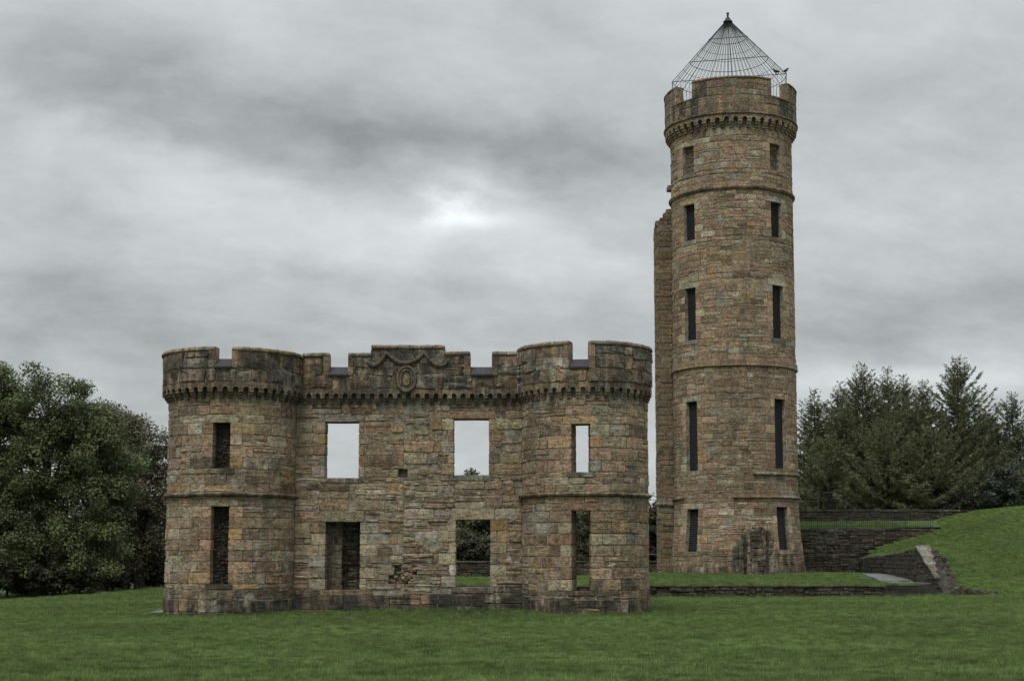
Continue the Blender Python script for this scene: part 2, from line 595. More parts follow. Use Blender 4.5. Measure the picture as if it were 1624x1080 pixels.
class Masonry:
    """collects stones; the ones that show largest become objects of their own"""
    def __init__(s, weights=None, dark=1.0):
        s.st = []
        s.weights = weights
        s.dark = dark

    def one(s, S, u0, u1, v0, v1, name='stone', tint=None, soot=.0, lich=.4, weights=None, **k):
        g = stone_geo(S, u0, u1, v0, v1, **k)
        if g is None:
            return
        t = tint or pick(weights or s.weights)
        t = tuple(c * s.dark for c in t)
        sd_ = random.random() + (2.0 if name in ('quoin', 'lintel', 'sill') or s.dark < .7 else 0.0)
        s.st.append((name, g[0], g[1], t, (soot, lich, sd_), (S, u0, u1, v0, v1)))

    def fill(s, S, U0, U1, V0, V1, reserved=(), rowh=(.2, .4), len_=(.3, 1.0), block=(.8, 2.0), split=.24,
             soot=0.0, lich=.4, proud=(-.008, .02), weights=None, missing=0.0, ragged=0.0, zone=None, **k):
        vb = [V0, V1]
        for r in reserved:
            for e in (r[2], r[3]):
                if V0 + .05 < e < V1 - .05:
                    vb.append(e)
        vb = sorted(vb)
        out = [vb[0]]
        for e in vb[1:]:
            if e - out[-1] > .035:
                out.append(e)
        out[-1] = V1
        for va, vc in zip(out[:-1], out[1:]):
            iv = [(U0, U1)]
            for r in reserved:
                if min(r[3], vc) - max(r[2], va) > min(.045, .5 * (vc - va)):
                    nv = []
                    for a, e in iv:
                        if r[1] <= a or r[0] >= e:
                            nv.append((a, e)); continue
                        if r[0] - a > .03: nv.append((a, r[0]))
                        if e - r[1] > .03: nv.append((r[1], e))
                    iv = nv
            for a, e in iv:
                p = a
                while p < e - 1e-6:
                    q = p + random.uniform(*block)
                    if e - q < block[0] * .5: q = e
                    s._block(S, p, q, va, vc, rowh, len_, split, soot, lich, proud, weights, missing, ragged, zone, k)
                    p = q

    def _block(s, S, a, e, va, vc, rowh, len_, split, soot, lich, proud, weights, missing, ragged, zone, k):
        H = vc - va
        hs = []
        while sum(hs) < H:
            hs.append(random.uniform(*rowh))
        if len(hs) > 1 and (sum(hs) - H) > hs[-1] * .5:
            hs.pop()
        f = H / sum(hs)
        v = va
        for h in hs:
            h *= f
            lo, hi = len_
            u = a - (random.uniform(-ragged, ragged) if ragged else 0)
            ee = e + (random.uniform(-ragged, ragged) if ragged else 0)
            while u < ee - 1e-6:
                L = min(hi, random.uniform(lo, hi) * (.6 + .8 * min(1.3, h / .3)))
                if ee - (u + L) < lo * .55: L = ee - u
                so = soot(u, v) if callable(soot) else soot
                li = lich(u, v) if callable(lich) else lich
                wt = zone(u + L / 2, v + h / 2) if zone else weights
                if random.random() >= missing:
                    if random.random() < split and h > .2 and L > .3:
                        hh = h * random.uniform(.35, .65)
                        if random.random() < .5:
                            s.one(S, u, u + L, v, v + hh, soot=so, lich=li, proud=random.uniform(*proud), weights=wt, **k)
                            s.one(S, u, u + L * .5, v + hh, v + h, soot=so, lich=li, proud=random.uniform(*proud), weights=wt, **k)
                            s.one(S, u + L * .5, u + L, v + hh, v + h, soot=so, lich=li, proud=random.uniform(*proud), weights=wt, **k)
                        else:
                            s.one(S, u, u + L, v, v + hh, soot=so, lich=li, proud=random.uniform(*proud), weights=wt, **k)
                            s.one(S, u, u + L, v + hh, v + h, soot=so, lich=li, proud=random.uniform(*proud), weights=wt, **k)
                    else:
                        s.one(S, u, u + L, v, v + h, soot=so, lich=li, proud=random.uniform(*proud), weights=wt, **k)
                u += L
            v += h

    def build(s, parent, limit=300, mat=None, stuff='stonework', minpx=8.0):
        mat = mat or M_STONE
        rank = []
        for i, (name, vs, fs, t, wr, q) in enumerate(s.st):
            S, u0, u1, v0, v1 = q
            if name != 'stone':
                rank.append((1e9, i)); continue
            c = [proj(S(a, e, .0)) for a, e in ((u0, v0), (u1, v0), (u1, v1), (u0, v1))]
            area = .5 * sum(c[k][0] * -c[(k + 1) % 4][1] + c[(k + 1) % 4][0] * c[k][1] for k in range(4))
            mx_, my_ = sum(p[0] for p in c) / 4, sum(p[1] for p in c) / 4
            if not (0 < mx_ < 1624 and 0 < my_ < 1080): area = 0
            rank.append((area, i))
        rank.sort(key=lambda r: -r[0])
        single, joined, cnt = [], [], 0
        for a, i in rank:
            if s.st[i][0] != 'stone': single.append(i)
            elif a > minpx * minpx * .8 and cnt < limit:
                single.append(i); cnt += 1
            else: joined.append(i)
        for i in single:
            name, vs, fs, t, wr, q = s.st[i]
            mb = MB(); mb.add(vs, fs, t, wr)
            mb.build(name, mat, parent)
        if joined:
            mb = MB()
            for i in joined:
                name, vs, fs, t, wr, q = s.st[i]
                mb.add(vs, fs, t, wr)
            mb.build(stuff, mat, parent, kind='stuff')


def core(S, us, vs, front, d1, mb, tint=(.2, .18, .14)):
    """wall body on a (u, v) grid: front(u, v) gives the depth of the face, or None for a hole"""
    us = sorted(set(round(u, 4) for u in us)); vs = sorted(set(round(v, 4) for v in vs))
    us = [us[0]] + [b_ for a, b_ in zip(us[:-1], us[1:]) if b_ - a > .002]
    vs = [vs[0]] + [b_ for a, b_ in zip(vs[:-1], vs[1:]) if b_ - a > .002]
    nu, nv = len(us) - 1, len(vs) - 1
    g = [[front((us[i] + us[i + 1]) / 2, (vs[j] + vs[j + 1]) / 2) for j in range(nv)] for i in range(nu)]
    V, F = [], []

    def quad(*p):
        o = len(V); V.extend(p); F.append([o, o + 1, o + 2, o + 3])
    for i in range(nu):
        for j in range(nv):
            d = g[i][j]
            if d is None: continue
            a, e, p, q = us[i], us[i + 1], vs[j], vs[j + 1]
            quad(S(a, p, d), S(e, p, d), S(e, q, d), S(a, q, d))
            quad(S(e, p, d1), S(a, p, d1), S(a, q, d1), S(e, q, d1))
            for di, dj in ((-1, 0), (1, 0), (0, -1), (0, 1)):
                ii, jj = i + di, j + dj
                o = g[ii][jj] if 0 <= ii < nu and 0 <= jj < nv else None
                e1 = d1 if o is None else o
                if e1 >= d - 1e-6: continue
                if di == -1: quad(S(a, p, e1), S(a, p, d), S(a, q, d), S(a, q, e1))
                if di == 1: quad(S(e, p, d), S(e, p, e1), S(e, q, e1), S(e, q, d))
                if dj == -1: quad(S(a, p, e1), S(e, p, e1), S(e, p, d), S(a, p, d))
                if dj == 1: quad(S(a, q, d), S(e, q, d), S(e, q, e1), S(a, q, e1))
    mb.add(V, F, tint)


def lin(a, e, step):
    n = max(1, int(math.ceil(abs(e - a) / step)))
    return [a + (e - a) * i / n for i in range(n + 1)]


def pbox(S, u0, u1, v0, v1, d0, d1, nu=1, mb=None, tint=(.2, .2, .2), wear=(0, 0, 0)):
    """box in wall coordinates; d1 outer, d0 inner"""
    us = lin(u0, u1, (u1 - u0) / nu + 1e-9)
    n = len(us)
    vs = []
    for u in us:
        vs += [S(u, v0, d0), S(u, v0, d1), S(u, v1, d1), S(u, v1, d0)]
    fs = []
    for i in range(n - 1):
        for k in range(4):
            k2 = (k + 1) % 4
            fs.append([i * 4 + k, (i + 1) * 4 + k, (i + 1) * 4 + k2, i * 4 + k2])
    fs.append([0, 1, 2, 3]); fs.append([(n - 1) * 4 + k for k in (3, 2, 1, 0)])
    mb.add(vs, fs, tint, wear)


def sweep(S, prof, u0, u1, step, mb, tint, wear, jit=0.0):
    """closed (d, v) profile swept along u"""
    us = lin(u0, u1, step)
    n = len(prof)
    vs = []
    for u in us:
        jd, jv = random.uniform(-jit, jit), random.uniform(-jit, jit)
        for d, v in prof:
            vs.append(S(u, v + jv, d + jd))
    fs = []
    for i in range(len(us) - 1):
        for k in range(n):
            k2 = (k + 1) % n
            fs.append([i * n + k, (i + 1) * n + k, (i + 1) * n + k2, i * n + k2])
    fs.append(list(range(n))); fs.append([(len(us) - 1) * n + k for k in range(n)][::-1])
    mb.add(vs, fs, tint, wear)


def course_pieces(S, prof, u0, u1, name, parent, plen=(.6, 1.1), soot=.5, lich=.4, weights=None, gap=.012, dz=.006, dark=1.0, jit=.006, skip=()):
    u = u0
    while u < u1 - .02:
        L = random.uniform(*plen)
        if u1 - (u + L) < plen[0] * .6: L = u1 - u
        a, e = u + gap / 2, u + L - gap / 2
        mid = (a + e) / 2
        if not any(p < mid < q for p, q in skip):
            mb = MB()
            o = random.uniform(-dz, dz); oo = random.uniform(-dz, dz)
            t = tuple(c * dark for c in pick(weights))
            sweep(S, [(d + oo, v + o) for d, v in prof], a, e, .22, mb, t, (soot, lich, random.random()), jit)
            mb.build(name, M_STONE, parent)
        u += L


def corbel(S, u, pitch, v0, v1, v2, proj_, name, parent, soot=.6):
    """stepped corbel under a half-round arch"""
    mb = MB()
    t = tuple(c * .92 for c in pick(dict(grey=3, brown=3, buff=1, red=.2, ochre=.1, pale=.1, pink=1)))
    wr = (soot, .3, random.random())
    cw = pitch * .24
    h = (v1 - v0) / 3
    for i in range(3):
        d = proj_ * (.36 + .3 * i) + random.uniform(-.006, .006)
        pbox(S, u - cw, u + cw, v0 + h * i + .004, v0 + h * (i + 1) - .004, -.05, d, 1, mb, t, wr)
    p2 = pitch / 2 - .003
    r = pitch / 2 - cw
    # arch plate spans from this corbel's axis to the next
    c = u + pitch / 2
    hh = v2 - v1
    rr = min(r, hh * .78)
    arc = [(c - r * math.cos(math.pi * k / 6), v1 + rr * math.sin(math.pi * k / 6)) for k in range(7)]
    pts_b = [(u + .003, v1)] + arc + [(u + pitch - .003, v1)]
    vs = []
    for a, e in pts_b:
        vs += [S(a, e, proj_), S(a, v2, proj_), S(a, e, 0.0), S(a, v2, 0.0)]
    fs = []
    for i in range(len(pts_b) - 1):
        o, q = i * 4, (i + 1) * 4
        fs += [[o, q, q + 1, o + 1], [o + 2, q + 2, q, o], [o + 1, q + 1, q + 3, o + 3]]
    l = (len(pts_b) - 1) * 4
    fs += [[0, 1, 3, 2], [l, l + 2, l + 3, l + 1]]
    mb.add(vs, fs, t, wr)
    mb.build(name, M_STONE, parent)


def opening(ms, S, u0, u1, v0, v1, lint=.36, sill=.2, lw=.28, jl=(.5, .26), jh=.36, soot=.0, lich=.35, weights=None, depth=.78, sillsoot=.6, jname='quoin'):
    """dressed surround; returns the rectangles it occupies"""
    res = []
    ms.one(S, u0 - lw, u1 + lw, v1, v1 + lint, 'lintel', depth=depth, soot=soot, lich=lich, proud=.012, weights=dict(buff=4, grey=1.5, brown=.6, red=.1, ochre=.0, dark=0, pale=1.8), jit=.006, cham=.01, rough=.006)
    res.append((u0 - lw, u1 + lw, v1, v1 + lint))
    ms.one(S, u0 - .16, u1 + .16, v0 - sill, v0, 'sill', depth=depth, soot=sillsoot, lich=.3, proud=.035, weights=dict(grey=4, brown=2, red=.2, ochre=.2), jit=.006, cham=.012, rough=.006)
    res.append((u0 - .16, u1 + .16, v0 - sill, v0))
    n = max(2, int(round((v1 - v0) / jh)))
    hs = (v1 - v0) / n
    for side in (0, 1):
        for i in range(n):
            L = jl[(i + side) % 2] * random.uniform(.85, 1.15)
            a, e = (u0 - L, u0) if side == 0 else (u1, u1 + L)
            ms.one(S, a, e, v0 + hs * i, v0 + hs * (i + 1), jname, depth=depth, soot=soot, lich=lich, proud=random.uniform(.004, .016), weights=weights, jit=.006, cham=.012, rough=.008)
            res.append((a, e, v0 + hs * i, v0 + hs * (i + 1)))
    res.append((u0, u1, v0, v1))
    return res


# ================================================================== GROUND
YF, YT, YTER, YREAR = 52.0, 89.0, 71.0, 96.0


def lawn_h(x, y):
    x = np.asarray(x, float); y = np.asarray(y, float)
    h = .30 * (1 - sstep(5, 44, y)) + .05 * (vnoise(x * .12 + 7, y * .12) - .5)
    h = h + .34 * sstep(54, 100, y) * sstep(4, -20, x) - .95 * sstep(-13, -33, x) * sstep(40, 90, y)
    h = h + .34 * sstep(14, 34, x) * sstep(44, 74, y)
    h = h - .10 * sstep(-3, -12, x) * sstep(44, 50, y) * (1 - sstep(56, 62, y))
    h = h + .05 * (vnoise(x * .5 + 30, y * .9) - .5) + .02 * (vnoise(x * 1.7, y * 2.5 + 9) - .5)
    h = h + 3.0 * sstep(105, 160, y) + 8 * sstep(160, 900, y)
    return h


XT0, XT1 = -9.0, X(1405, 935, YTER)


def terrace_h(x, y):
    x = np.asarray(x, float); y = np.asarray(y, float)
    h = .57 + .30 * sstep(71, 84, y) * sstep(3, 9, x) + .06 * (vnoise(x * .5, y * .5 + 3) - .5)
    h = h + .06 * sstep(71.0, 72.4, y) - .03
    return h


def wing_x(y):
    """left face of the wing wall beside the path"""
    y = np.asarray(y, float)
    return np.where(y < 73.5, 20.6 + (19.95 - 20.6) * (y - 71) / 2.5, 19.95 + (22.3 - 19.95) * (y - 73.5) / (YREAR - 73.5))


def mound_h(x, y):
    x = np.asarray(x, float); y = np.asarray(y, float)
    top = 2.15 + 3.2 * sstep(20.0, 36, x) + .25 * sstep(33, 60, x)
    L = 4.0 + 19.0 * sstep(20.5, 27.5, x)
    s = np.clip((y - 70.4) / L, 0, 1)
    prof = .55 * s + .45 * s * s * (3 - 2 * s)
    h = lawn_h(x, y) * (1 - s) + (top) * prof - .04
    dip = .28 * sstep(76, 92, y) * (1 - sstep(21, 25, x))
    h = np.minimum(h - dip, np.interp(y, [70.9, 71.1, 73.5, 80, YREAR], [.05, .18, 2.36, 2.1, 1.75]) + .06 + .55 * np.maximum(0, x - wing_x(y) - .3))
    return h + .10 * (vnoise(x * .7 + 3, y * .7) - .5) * s + .05 * (vnoise(x * 2.3, y * 2.3) - .5) * s


def upper_h(x, y):
    x = np.asarray(x, float); y = np.asarray(y, float)
    return Z(838, YREAR) + .66 * sstep(YREAR, 108, y) + 1.2 * sstep(108, 140, y) + .12 * sstep(22, 29, x) + .06 * (vnoise(x * .6, y * .6) - .5)


def grid_sheet(name, xs, ys, fn, mat, mask=None, kind='structure', label=None):
    xs = np.asarray(xs); ys = np.asarray(ys)
    gx, gy = np.meshgrid(xs, ys)
    gz = fn(gx, gy)
    V = np.stack([gx, gy, gz], -1).reshape(-1, 3)
    nx, ny = len(xs), len(ys)
    i = np.arange(nx - 1)[None, :] + np.arange(ny - 1)[:, None] * nx
    F = np.stack([i, i + 1, i + 1 + nx, i + nx], -1).reshape(-1, 4)
    if mask is not None:
        cx = V[F].mean(1)
        F = F[mask(cx[:, 0], cx[:, 1])]
    o = fast_mesh(name, V, F, mat)
    o.data.polygons.foreach_set('use_smooth', [True] * len(o.data.polygons))
    tag(o, label, kind=kind)
    return o


xs = np.concatenate([np.linspace(-900, -60, 16)[:-1], np.linspace(-60, 60, 241), np.linspace(60, 900, 16)[1:]])
ys = np.concatenate([np.linspace(-60, 5, 14)[:-1], np.linspace(5, 110, 231), np.linspace(110, 2500, 30)[1:]])
grid_sheet('lawn', xs, ys, lawn_h, M_GRASS)
XR_T = X(1405, 925, YTER)


grid_sheet('terrace_lawn', np.linspace(XT0, 23, 110), np.linspace(YTER + .02, YREAR + .2, 60), terrace_h, M_GRASS,
           mask=lambda x, y: (x < wing_x(y) + .2) & ((x < XR_T + .05) | (y > 72.6)))
grid_sheet('grass_mound', np.linspace(19.9, 75, 190), np.linspace(70.2, 112, 130), mound_h, M_GRASS,
           mask=lambda x, y: (x > wing_x(y) + np.where(y < 74, .45, .12)))
grid_sheet('upper_lawn', np.linspace(10.5, 90, 120), np.linspace(YREAR + .25, 170, 70), upper_h, M_GRASS)
# ground kept by the low rear wall, left of the tower
grid_sheet('back_lawn', np.linspace(-14, 10.4, 50), np.linspace(YREAR + .25, 170, 60),
           lambda x, y: 1.1 + 1.9 * sstep(98, 140, y) + 0 * x, M_GRASS)

# ================================================================== CASTLE FACADE
xl0, xl1 = X(467, 800, YF), X(828, 800, YF)
RT_ = (X(467, 800, YF) - X(267, 800, YF)) / 2
cxl = xl0 - RT_
cxr = xl1 + RT_
castle = thing('castle_facade', (0, YF, 0), 'ruined roofless castle front with two half-round towers and open windows, left of the tall tower', 'castle ruin')
SWALL = Flat(0, YF)
SL, SR = Cyl(cxl, YF, RT_), Cyl(cxr, YF, RT_)
ZG = -.35
z_corb, z_arch0, z_arch1 = Z(641, YF), Z(628.5, YF), Z(617.5, YF)
PJ, PJR = .24, .15
z_mer = Z(561, YF - .2)
z_ped = Z(548.5, YF - .25)
z_cren = Z(596, YF)
z_crenback = Z(581, YF)
z_str = Z(787, YF)
YN = YF - RT_
FW = dict(brown=1.3, red=1.2, ochre=1.1, buff=1.1, grey=1.0, pink=1.1)


def ux(px, py=800): return X(px, py, YF)


ms = Masonry(FW)
ho = .0
# --- openings in the curtain wall (photo pixels)
win = dict(ul=(515.5, 568.5, 669, 757), ur=(720, 775, 664, 753), ll=(516, 570.5, 828, 935), lr=(723, 777, 824, 931))
W = {}
for k, (a, e, t, bt) in win.items():
    W[k] = (ux(a, (t + bt) / 2), ux(e, (t + bt) / 2), Z(bt, YF), Z(t, YF))


def facezone(u, v):
    n = vnoise(u * .45 + 3, v * .6 + 1)
    m = vnoise(u * .6 + 40, v * .5 + 11)
    return dict(brown=1.2, red=.15 + 1.5 * max(0, n - .3), ochre=.3 + 2.0 * max(0, m - .3), buff=1.5, grey=.3 + 1.0 * max(0, .75 - n), pink=1.1, pale=.5 + m)


mid = ux(640)
rL, rR = [], []
for k, lst in (('ul', rL), ('ll', rL), ('ur', rR), ('lr', rR)):
    u0, u1, v0, v1 = W[k]
    low = k[0] == 'l'
    lst += opening(ms, SWALL, u0, u1, v0, v1, lint=.40 if low else .27, lw=.16 if low else .24, jl=(.58, .26) if low else (.42, .22),
                   jh=.38, lich=.5 if low else .8, weights=dict(buff=4.0, grey=1.0, pale=3.2, red=.1, brown=.3, ochre=.5, dark=.05, pink=.3) if low else dict(grey=2, red=1.5, brown=1.5, buff=1.2))
# damaged patch and a missing stone
dmg = (ux(616), ux(664), Z(927, YF), Z(893, YF))
hole = (ux(631), ux(646), Z(757, YF), Z(744, YF))
dm = [(ux(626), ux(662), Z(912, YF), Z(897, YF)), (ux(617), ux(648), Z(926, YF), Z(911, YF)), (ux(640), ux(652), Z(905, YF), Z(893, YF)), (ux(646), ux(656), Z(921, YF), Z(911, YF))]
rL += dm; rR += dm; rL.append(hole); rR.append(hole)
z_pl = Z(943, YF)
low_soot = lambda u, v: .75 if v < z_pl + .15 else (.35 if v < z_pl + .8 else .10)
wall_soot = lambda u, v: .70 if v < z_pl + .1 else (.3 if v > z_corb - .9 else .06 + .2 * (vnoise(u * .7, v * .7) > .66))
for a, e, rs in ((xl0, mid, rL), (mid, xl1, rR)):
    ms.fill(SWALL, a, e, z_pl, z_corb, rs, rowh=(.15, .45), len_=(.22, 1.05), split=.30, soot=wall_soot, lich=lambda u, v: .75 + .6 * (v < 2.2), zone=facezone, missing=.02, jit=.024, rough=.028, proud=(-.016, .03))
ms.fill(SWALL, xl0, xl1, ZG, z_pl, (), rowh=(.3, .5), len_=(.6, 1.5), split=.05, soot=1.0, lich=.2, proud=(.03, .06), weights=dict(dark=8, grey=1.5, brown=.6, red=.1, ochre=0, pale=0, buff=0, pink=0))
for i in range(60):
    q = random.choice(dm)
    u = random.uniform(q[0] - .1, q[1] - .05); v = random.uniform(q[2] - .05, q[3] - .04)
    ms.one(SWALL, u, u + random.uniform(.12, .36), v, v + random.uniform(.07, .17), proud=random.uniform(-.15, .03), depth=.26, lich=1.0, jit=.04, rough=.05, weights=dict(pale=3, buff=3, grey=2))
mbc = MB()
us = lin(xl0 - .1, xl1 + .1, .45) + [hole[0], hole[1]] + [x for q in dm for x in q[:2]]
vsl = [ZG, z_arch1, hole[2], hole[3]] + [x for q in dm for x in q[2:]] + lin(ZG, z_arch1, .45)
for k in W:
    us += [W[k][0] - .03, W[k][1] + .03]; vsl += [W[k][2] - .03, W[k][3] + .03]


def wall_front(u, v):
    for k in W:
        if W[k][0] - .03 < u < W[k][1] + .03 and W[k][2] - .03 < v < W[k][3] + .03: return None
    for q, d in ((dm[0], -.22), (dm[1], -.2), (dm[2], -.25), (dm[3], -.2), (hole, -.3)):
        if q[0] < u < q[1] and q[2] < v < q[3]: return d
    return -.012 if vnoise(u * 1.3 + 4, v * 1.9) > .42 else -.03


core(SWALL, us, vsl, wall_front, -.85, mbc)

# --- half-round towers
def tower_part(S, R, wins, phi, leftside):
    rs = []
    Ww = []
    for px0, px1, t, bt in wins:
        pc = (px0 + px1) / 2
        th = phi
        wu = (px1 - px0) * (YF - R) / FPX
        u0, u1 = th * R - wu / 2, th * R + wu / 2
        v0, v1 = Z(bt, YF - R), Z(t, YF - R)
        Ww.append((u0, u1, v0, v1))
        rs += opening(ms, S, u0, u1, v0, v1, lint=.27, sill=.18, lw=.30, jl=(.80, .42), jh=.36, weights=dict(brown=2, pink=2, red=1.2, buff=1.4, grey=.5, dark=.2, pale=.3), lich=.2, sillsoot=.8)
    h = math.pi / 2
    zs0, zs1 = z_str - .08, z_str + .06
    sootf = lambda u, v: .65 if v < z_pl + .1 else (.06 if v < z_corb - .5 else .2) + .35 * (vnoise(u * .8 + cxl, v * .5 + 8) > .68)
    ms.fill(S, -h * R, h * R, z_pl - .1, zs0, rs, rowh=(.22, .42), len_=(.34, .92), split=.18, soot=sootf, lich=lambda u, v: .65 + .7 * (v < 2.0), jit=.018, zone=lambda u, v: facezone(u + S.c[0], v))
    ms.fill(S, -h * R, h * R, zs1, z_corb, rs, rowh=(.22, .42), len_=(.34, .92), split=.18, soot=sootf, lich=lambda u, v: .65 + .7 * (v < 2.0), jit=.018, zone=lambda u, v: facezone(u + S.c[0], v))
    ms.fill(S, -h * R, h * R, ZG, z_pl - .1, (), rowh=(.35, .5), len_=(.6, 1.3), split=.05, soot=.95, lich=.3, proud=(.03, .06), weights=dict(dark=6, grey=2, brown=1.5, red=.2, ochre=0, pale=.1, buff=.1, pink=0))
    us = lin(-h * R, h * R, .2); vv = [ZG, z_arch1] + lin(ZG, z_arch1, .45)
    for q in Ww:
        us += [q[0] - .03, q[1] + .03]; vv += [q[2] - .03, q[3] + .03]

    def fr(u, v):
        for q in Ww:
            if q[0] - .03 < u < q[1] + .03 and q[2] - .03 < v < q[3] + .03: return None
        return -.014 if vnoise(u * 1.3 + 24, v * 1.9) > .42 else -.03
    core(S, us, vv, fr, -.8, mbc)
    # string course
    prof = [(-.05, z_str - .085), (.03, z_str - .085), (.11, z_str - .06), (.135, z_str), (.09, z_str + .05), (-.02, z_str + .075), (-.05, z_str + .075)]
    course_pieces(S, prof, -h * R, h * R, 'string_course', castle, (.7, 1.2), soot=.75, lich=.2, weights=dict(dark=2, brown=2, grey=2, red=.5, ochre=.2, pale=.1))
    return Ww


wl = tower_part(SL, RT_, [(335, 362, 670, 743), (334, 361.5, 803, 926)], R_(1.0), True)
wr_ = tower_part(SR, RT_, [(907, 937, 672, 748), (908, 938, 810, 937)], R_(-6.5), False)
# straight returns running back from the outer side of each tower
for S, sgn in ((SL, -1), (SR, 1)):
    xx = S.c[0] + sgn * RT_
    F = Flat(xx, YF + 3.2, -math.pi / 2) if sgn < 0 else Flat(xx, YF, math.pi / 2)
    core(F, lin(0, 3.2, .8), lin(ZG, z_arch1, 1.0), lambda u, v: -.03, -.8, mbc)
    ms.fill(F, 0, 3.2, ZG, z_arch1, (), rowh=(.2, .42), soot=.3)
mbc.build('wall_core', M_MORTAR, castle)

# --- corbel tables
pitch = .315
n = int(round((xl1 - xl0) / pitch)); pw = (xl1 - xl0) / n
for i in range(n):
    corbel(SWALL, xl0 + pw * i, pw, z_corb, z_arch0, z_arch1, PJ, 'corbel', castle, .75)
for S in (SL, SR):
    L = math.pi * RT_; n = int(round(L / pitch)); pw = L / n
    for i in range(n):
        corbel(S, -L / 2 + pw * i, pw, z_corb, z_arch0, z_arch1, PJ if S is SL else PJR, 'corbel', castle, .7)

# --- parapets
par = Masonry(dict(grey=3.0, brown=2.4, buff=1.2, dark=1.8, red=.7, ochre=.25, pale=.9, pink=.7))
mbp = MB()
SPL, SPR = Cyl(cxl, YF, RT_ + PJ), Cyl(cxr, YF, RT_ + PJR)
SPW = Flat(0, YF - PJ)
RP = RT_ + PJ
PT = .55


def parapet(S, U0, U1, crens, tops, ustep, psoot=.85):
    """crens: (u0, u1, margin) gaps; tops: (u0, u1, z)"""
    rs = []
    for (c0, c1, mg) in crens:
        rs.append((c0 - mg, c1 + mg, z_cren - .02, 99))
    for t0, t1, zt in tops:
        a, e = max(U0, t0), min(U1, t1)
        par.fill(S, a, e, z_arch1 + .01, zt - .13, [r for r in rs], rowh=(.3, .52), len_=(.45, 1.05), split=.12, soot=psoot, lich=1.15, jit=.03, rough=.05, proud=(-.015, .045))
    vv = [z_arch1, z_cren] + [t[2] for t in tops]
    us = lin(U0, U1, ustep)
    for c0, c1, mg in crens: us += [c0, c1, c0 - mg, c1 + mg]
    for t in tops: us += [max(U0, t[0]), min(U1, t[1])]

    def fr(u, v):
        zt = max([t[2] for t in tops if t[0] <= u <= t[1]] or [z_mer])
        if v > zt - .08: return None
        for c0, c1, mg in crens:
            if c0 < u < c1 and v > z_cren: return None
        return -.03
    vv += [t[2] - .08 for t in tops]
    core(S, us, vv, fr, -PT, mbp)
    # bottom slab over the arches
    for t0, t1, zt in tops:
        a0, e0 = max(U0, t0), min(U1, t1)
        segs = [(a0, e0)]
        for c0, c1, mg in crens:
            ns = []
            for a, e in segs:
                if c1 <= a or c0 >= e: ns.append((a, e)); continue
                if c0 > a: ns.append((a, c0))
                if c1 < e: ns.append((c1, e))
            segs = ns
        prof = [(-PT - .03, zt - .10), (.045, zt - .10), (.06, zt - .06), (.045, zt - .01), (.0, zt + .03), (-PT + .02, zt + .03), (-PT - .04, zt)]
        for a, e in segs:
            course_pieces(S, prof, a, e, 'coping_stone', castle, (.42, .7), soot=.5, lich=.35, weights=dict(grey=4, brown=1.5, buff=1, red=.1, ochre=.1, pale=.3), jit=.01, gap=.02)
    for c0, c1, mg in crens:
        zt = max(t[2] for t in tops if t[0] <= (c0 - mg) <= t[1] or t[0] <= (c1 + mg) <= t[1]) - .11
        for a, e in ((c0 - mg, c0), (c1, c1 + mg)):
            par.one(S, a, e, z_cren - .02, (z_cren + zt) / 2 - .03, 'crenel_jamb', proud=.045, depth=PT - .03, soot=.5, lich=.3, weights=dict(grey=4, brown=2, buff=1, red=.1, ochre=.1), jit=.004, rough=.006, cham=.01, joint=.008)
            par.one(S, a, e, (z_cren + zt) / 2 - .03, zt, 'crenel_jamb', proud=.045, depth=PT - .03, soot=.5, lich=.3, weights=dict(grey=4, brown=2, buff=1, red=.1, ochre=.1), jit=.004, rough=.006, cham=.01, joint=.008)
        mb = MB()
        prof = [(-PT + .02, z_cren - .03), (.07, z_cren - .03), (.075, z_cren + .03), (-PT + .12, z_crenback), (-PT + .02, z_crenback)]
        sweep(S, prof, c0 + .004, c1 - .004, .2, mb, (.1, .1, .1), (0, 0, 0))
        mb.build('crenel_sill', M_SLATE, castle)


h = math.pi / 2
zt_l, zt_r = Z(566, YF), Z(556, YF)
cl = R_(2.0) * RP; cw = 27 * (YF - RP) / FPX / 2
parapet(SPL, -h * RP, h * RP, [(cl - cw, cl + cw, .22)], [(-h * RP, h * RP, zt_l)], .2)
cr = R_(-7.0) * RP; cw = 32 * (YF - RP) / FPX / 2
RPR = RT_ + PJR
parapet(SPR, -h * RPR, h * RPR, [(cr - cw, cr + cw, .22)], [(-h * RPR, h * RPR, zt_r)], .2, .65)
yw = YF - PJ
uw = lambda px: X(px, 570, yw)
xa, xb = cxl + RP, cxr - RT_ - PJR
parapet(SPW, xa, xb, [(uw(522), uw(552), .2), (uw(746), uw(780), .22)],
        [(xa, uw(588.5), z_mer), (uw(588.5), uw(705.5), z_ped), (uw(705.5), xb, z_mer + .05)], .5, .85)
# short bridges where the wall parapet meets the towers are covered by the tower parapets
mbp.build('parapet_core', M_MORTAR, castle)

ms.st += par.st
ms.build(castle, 300)

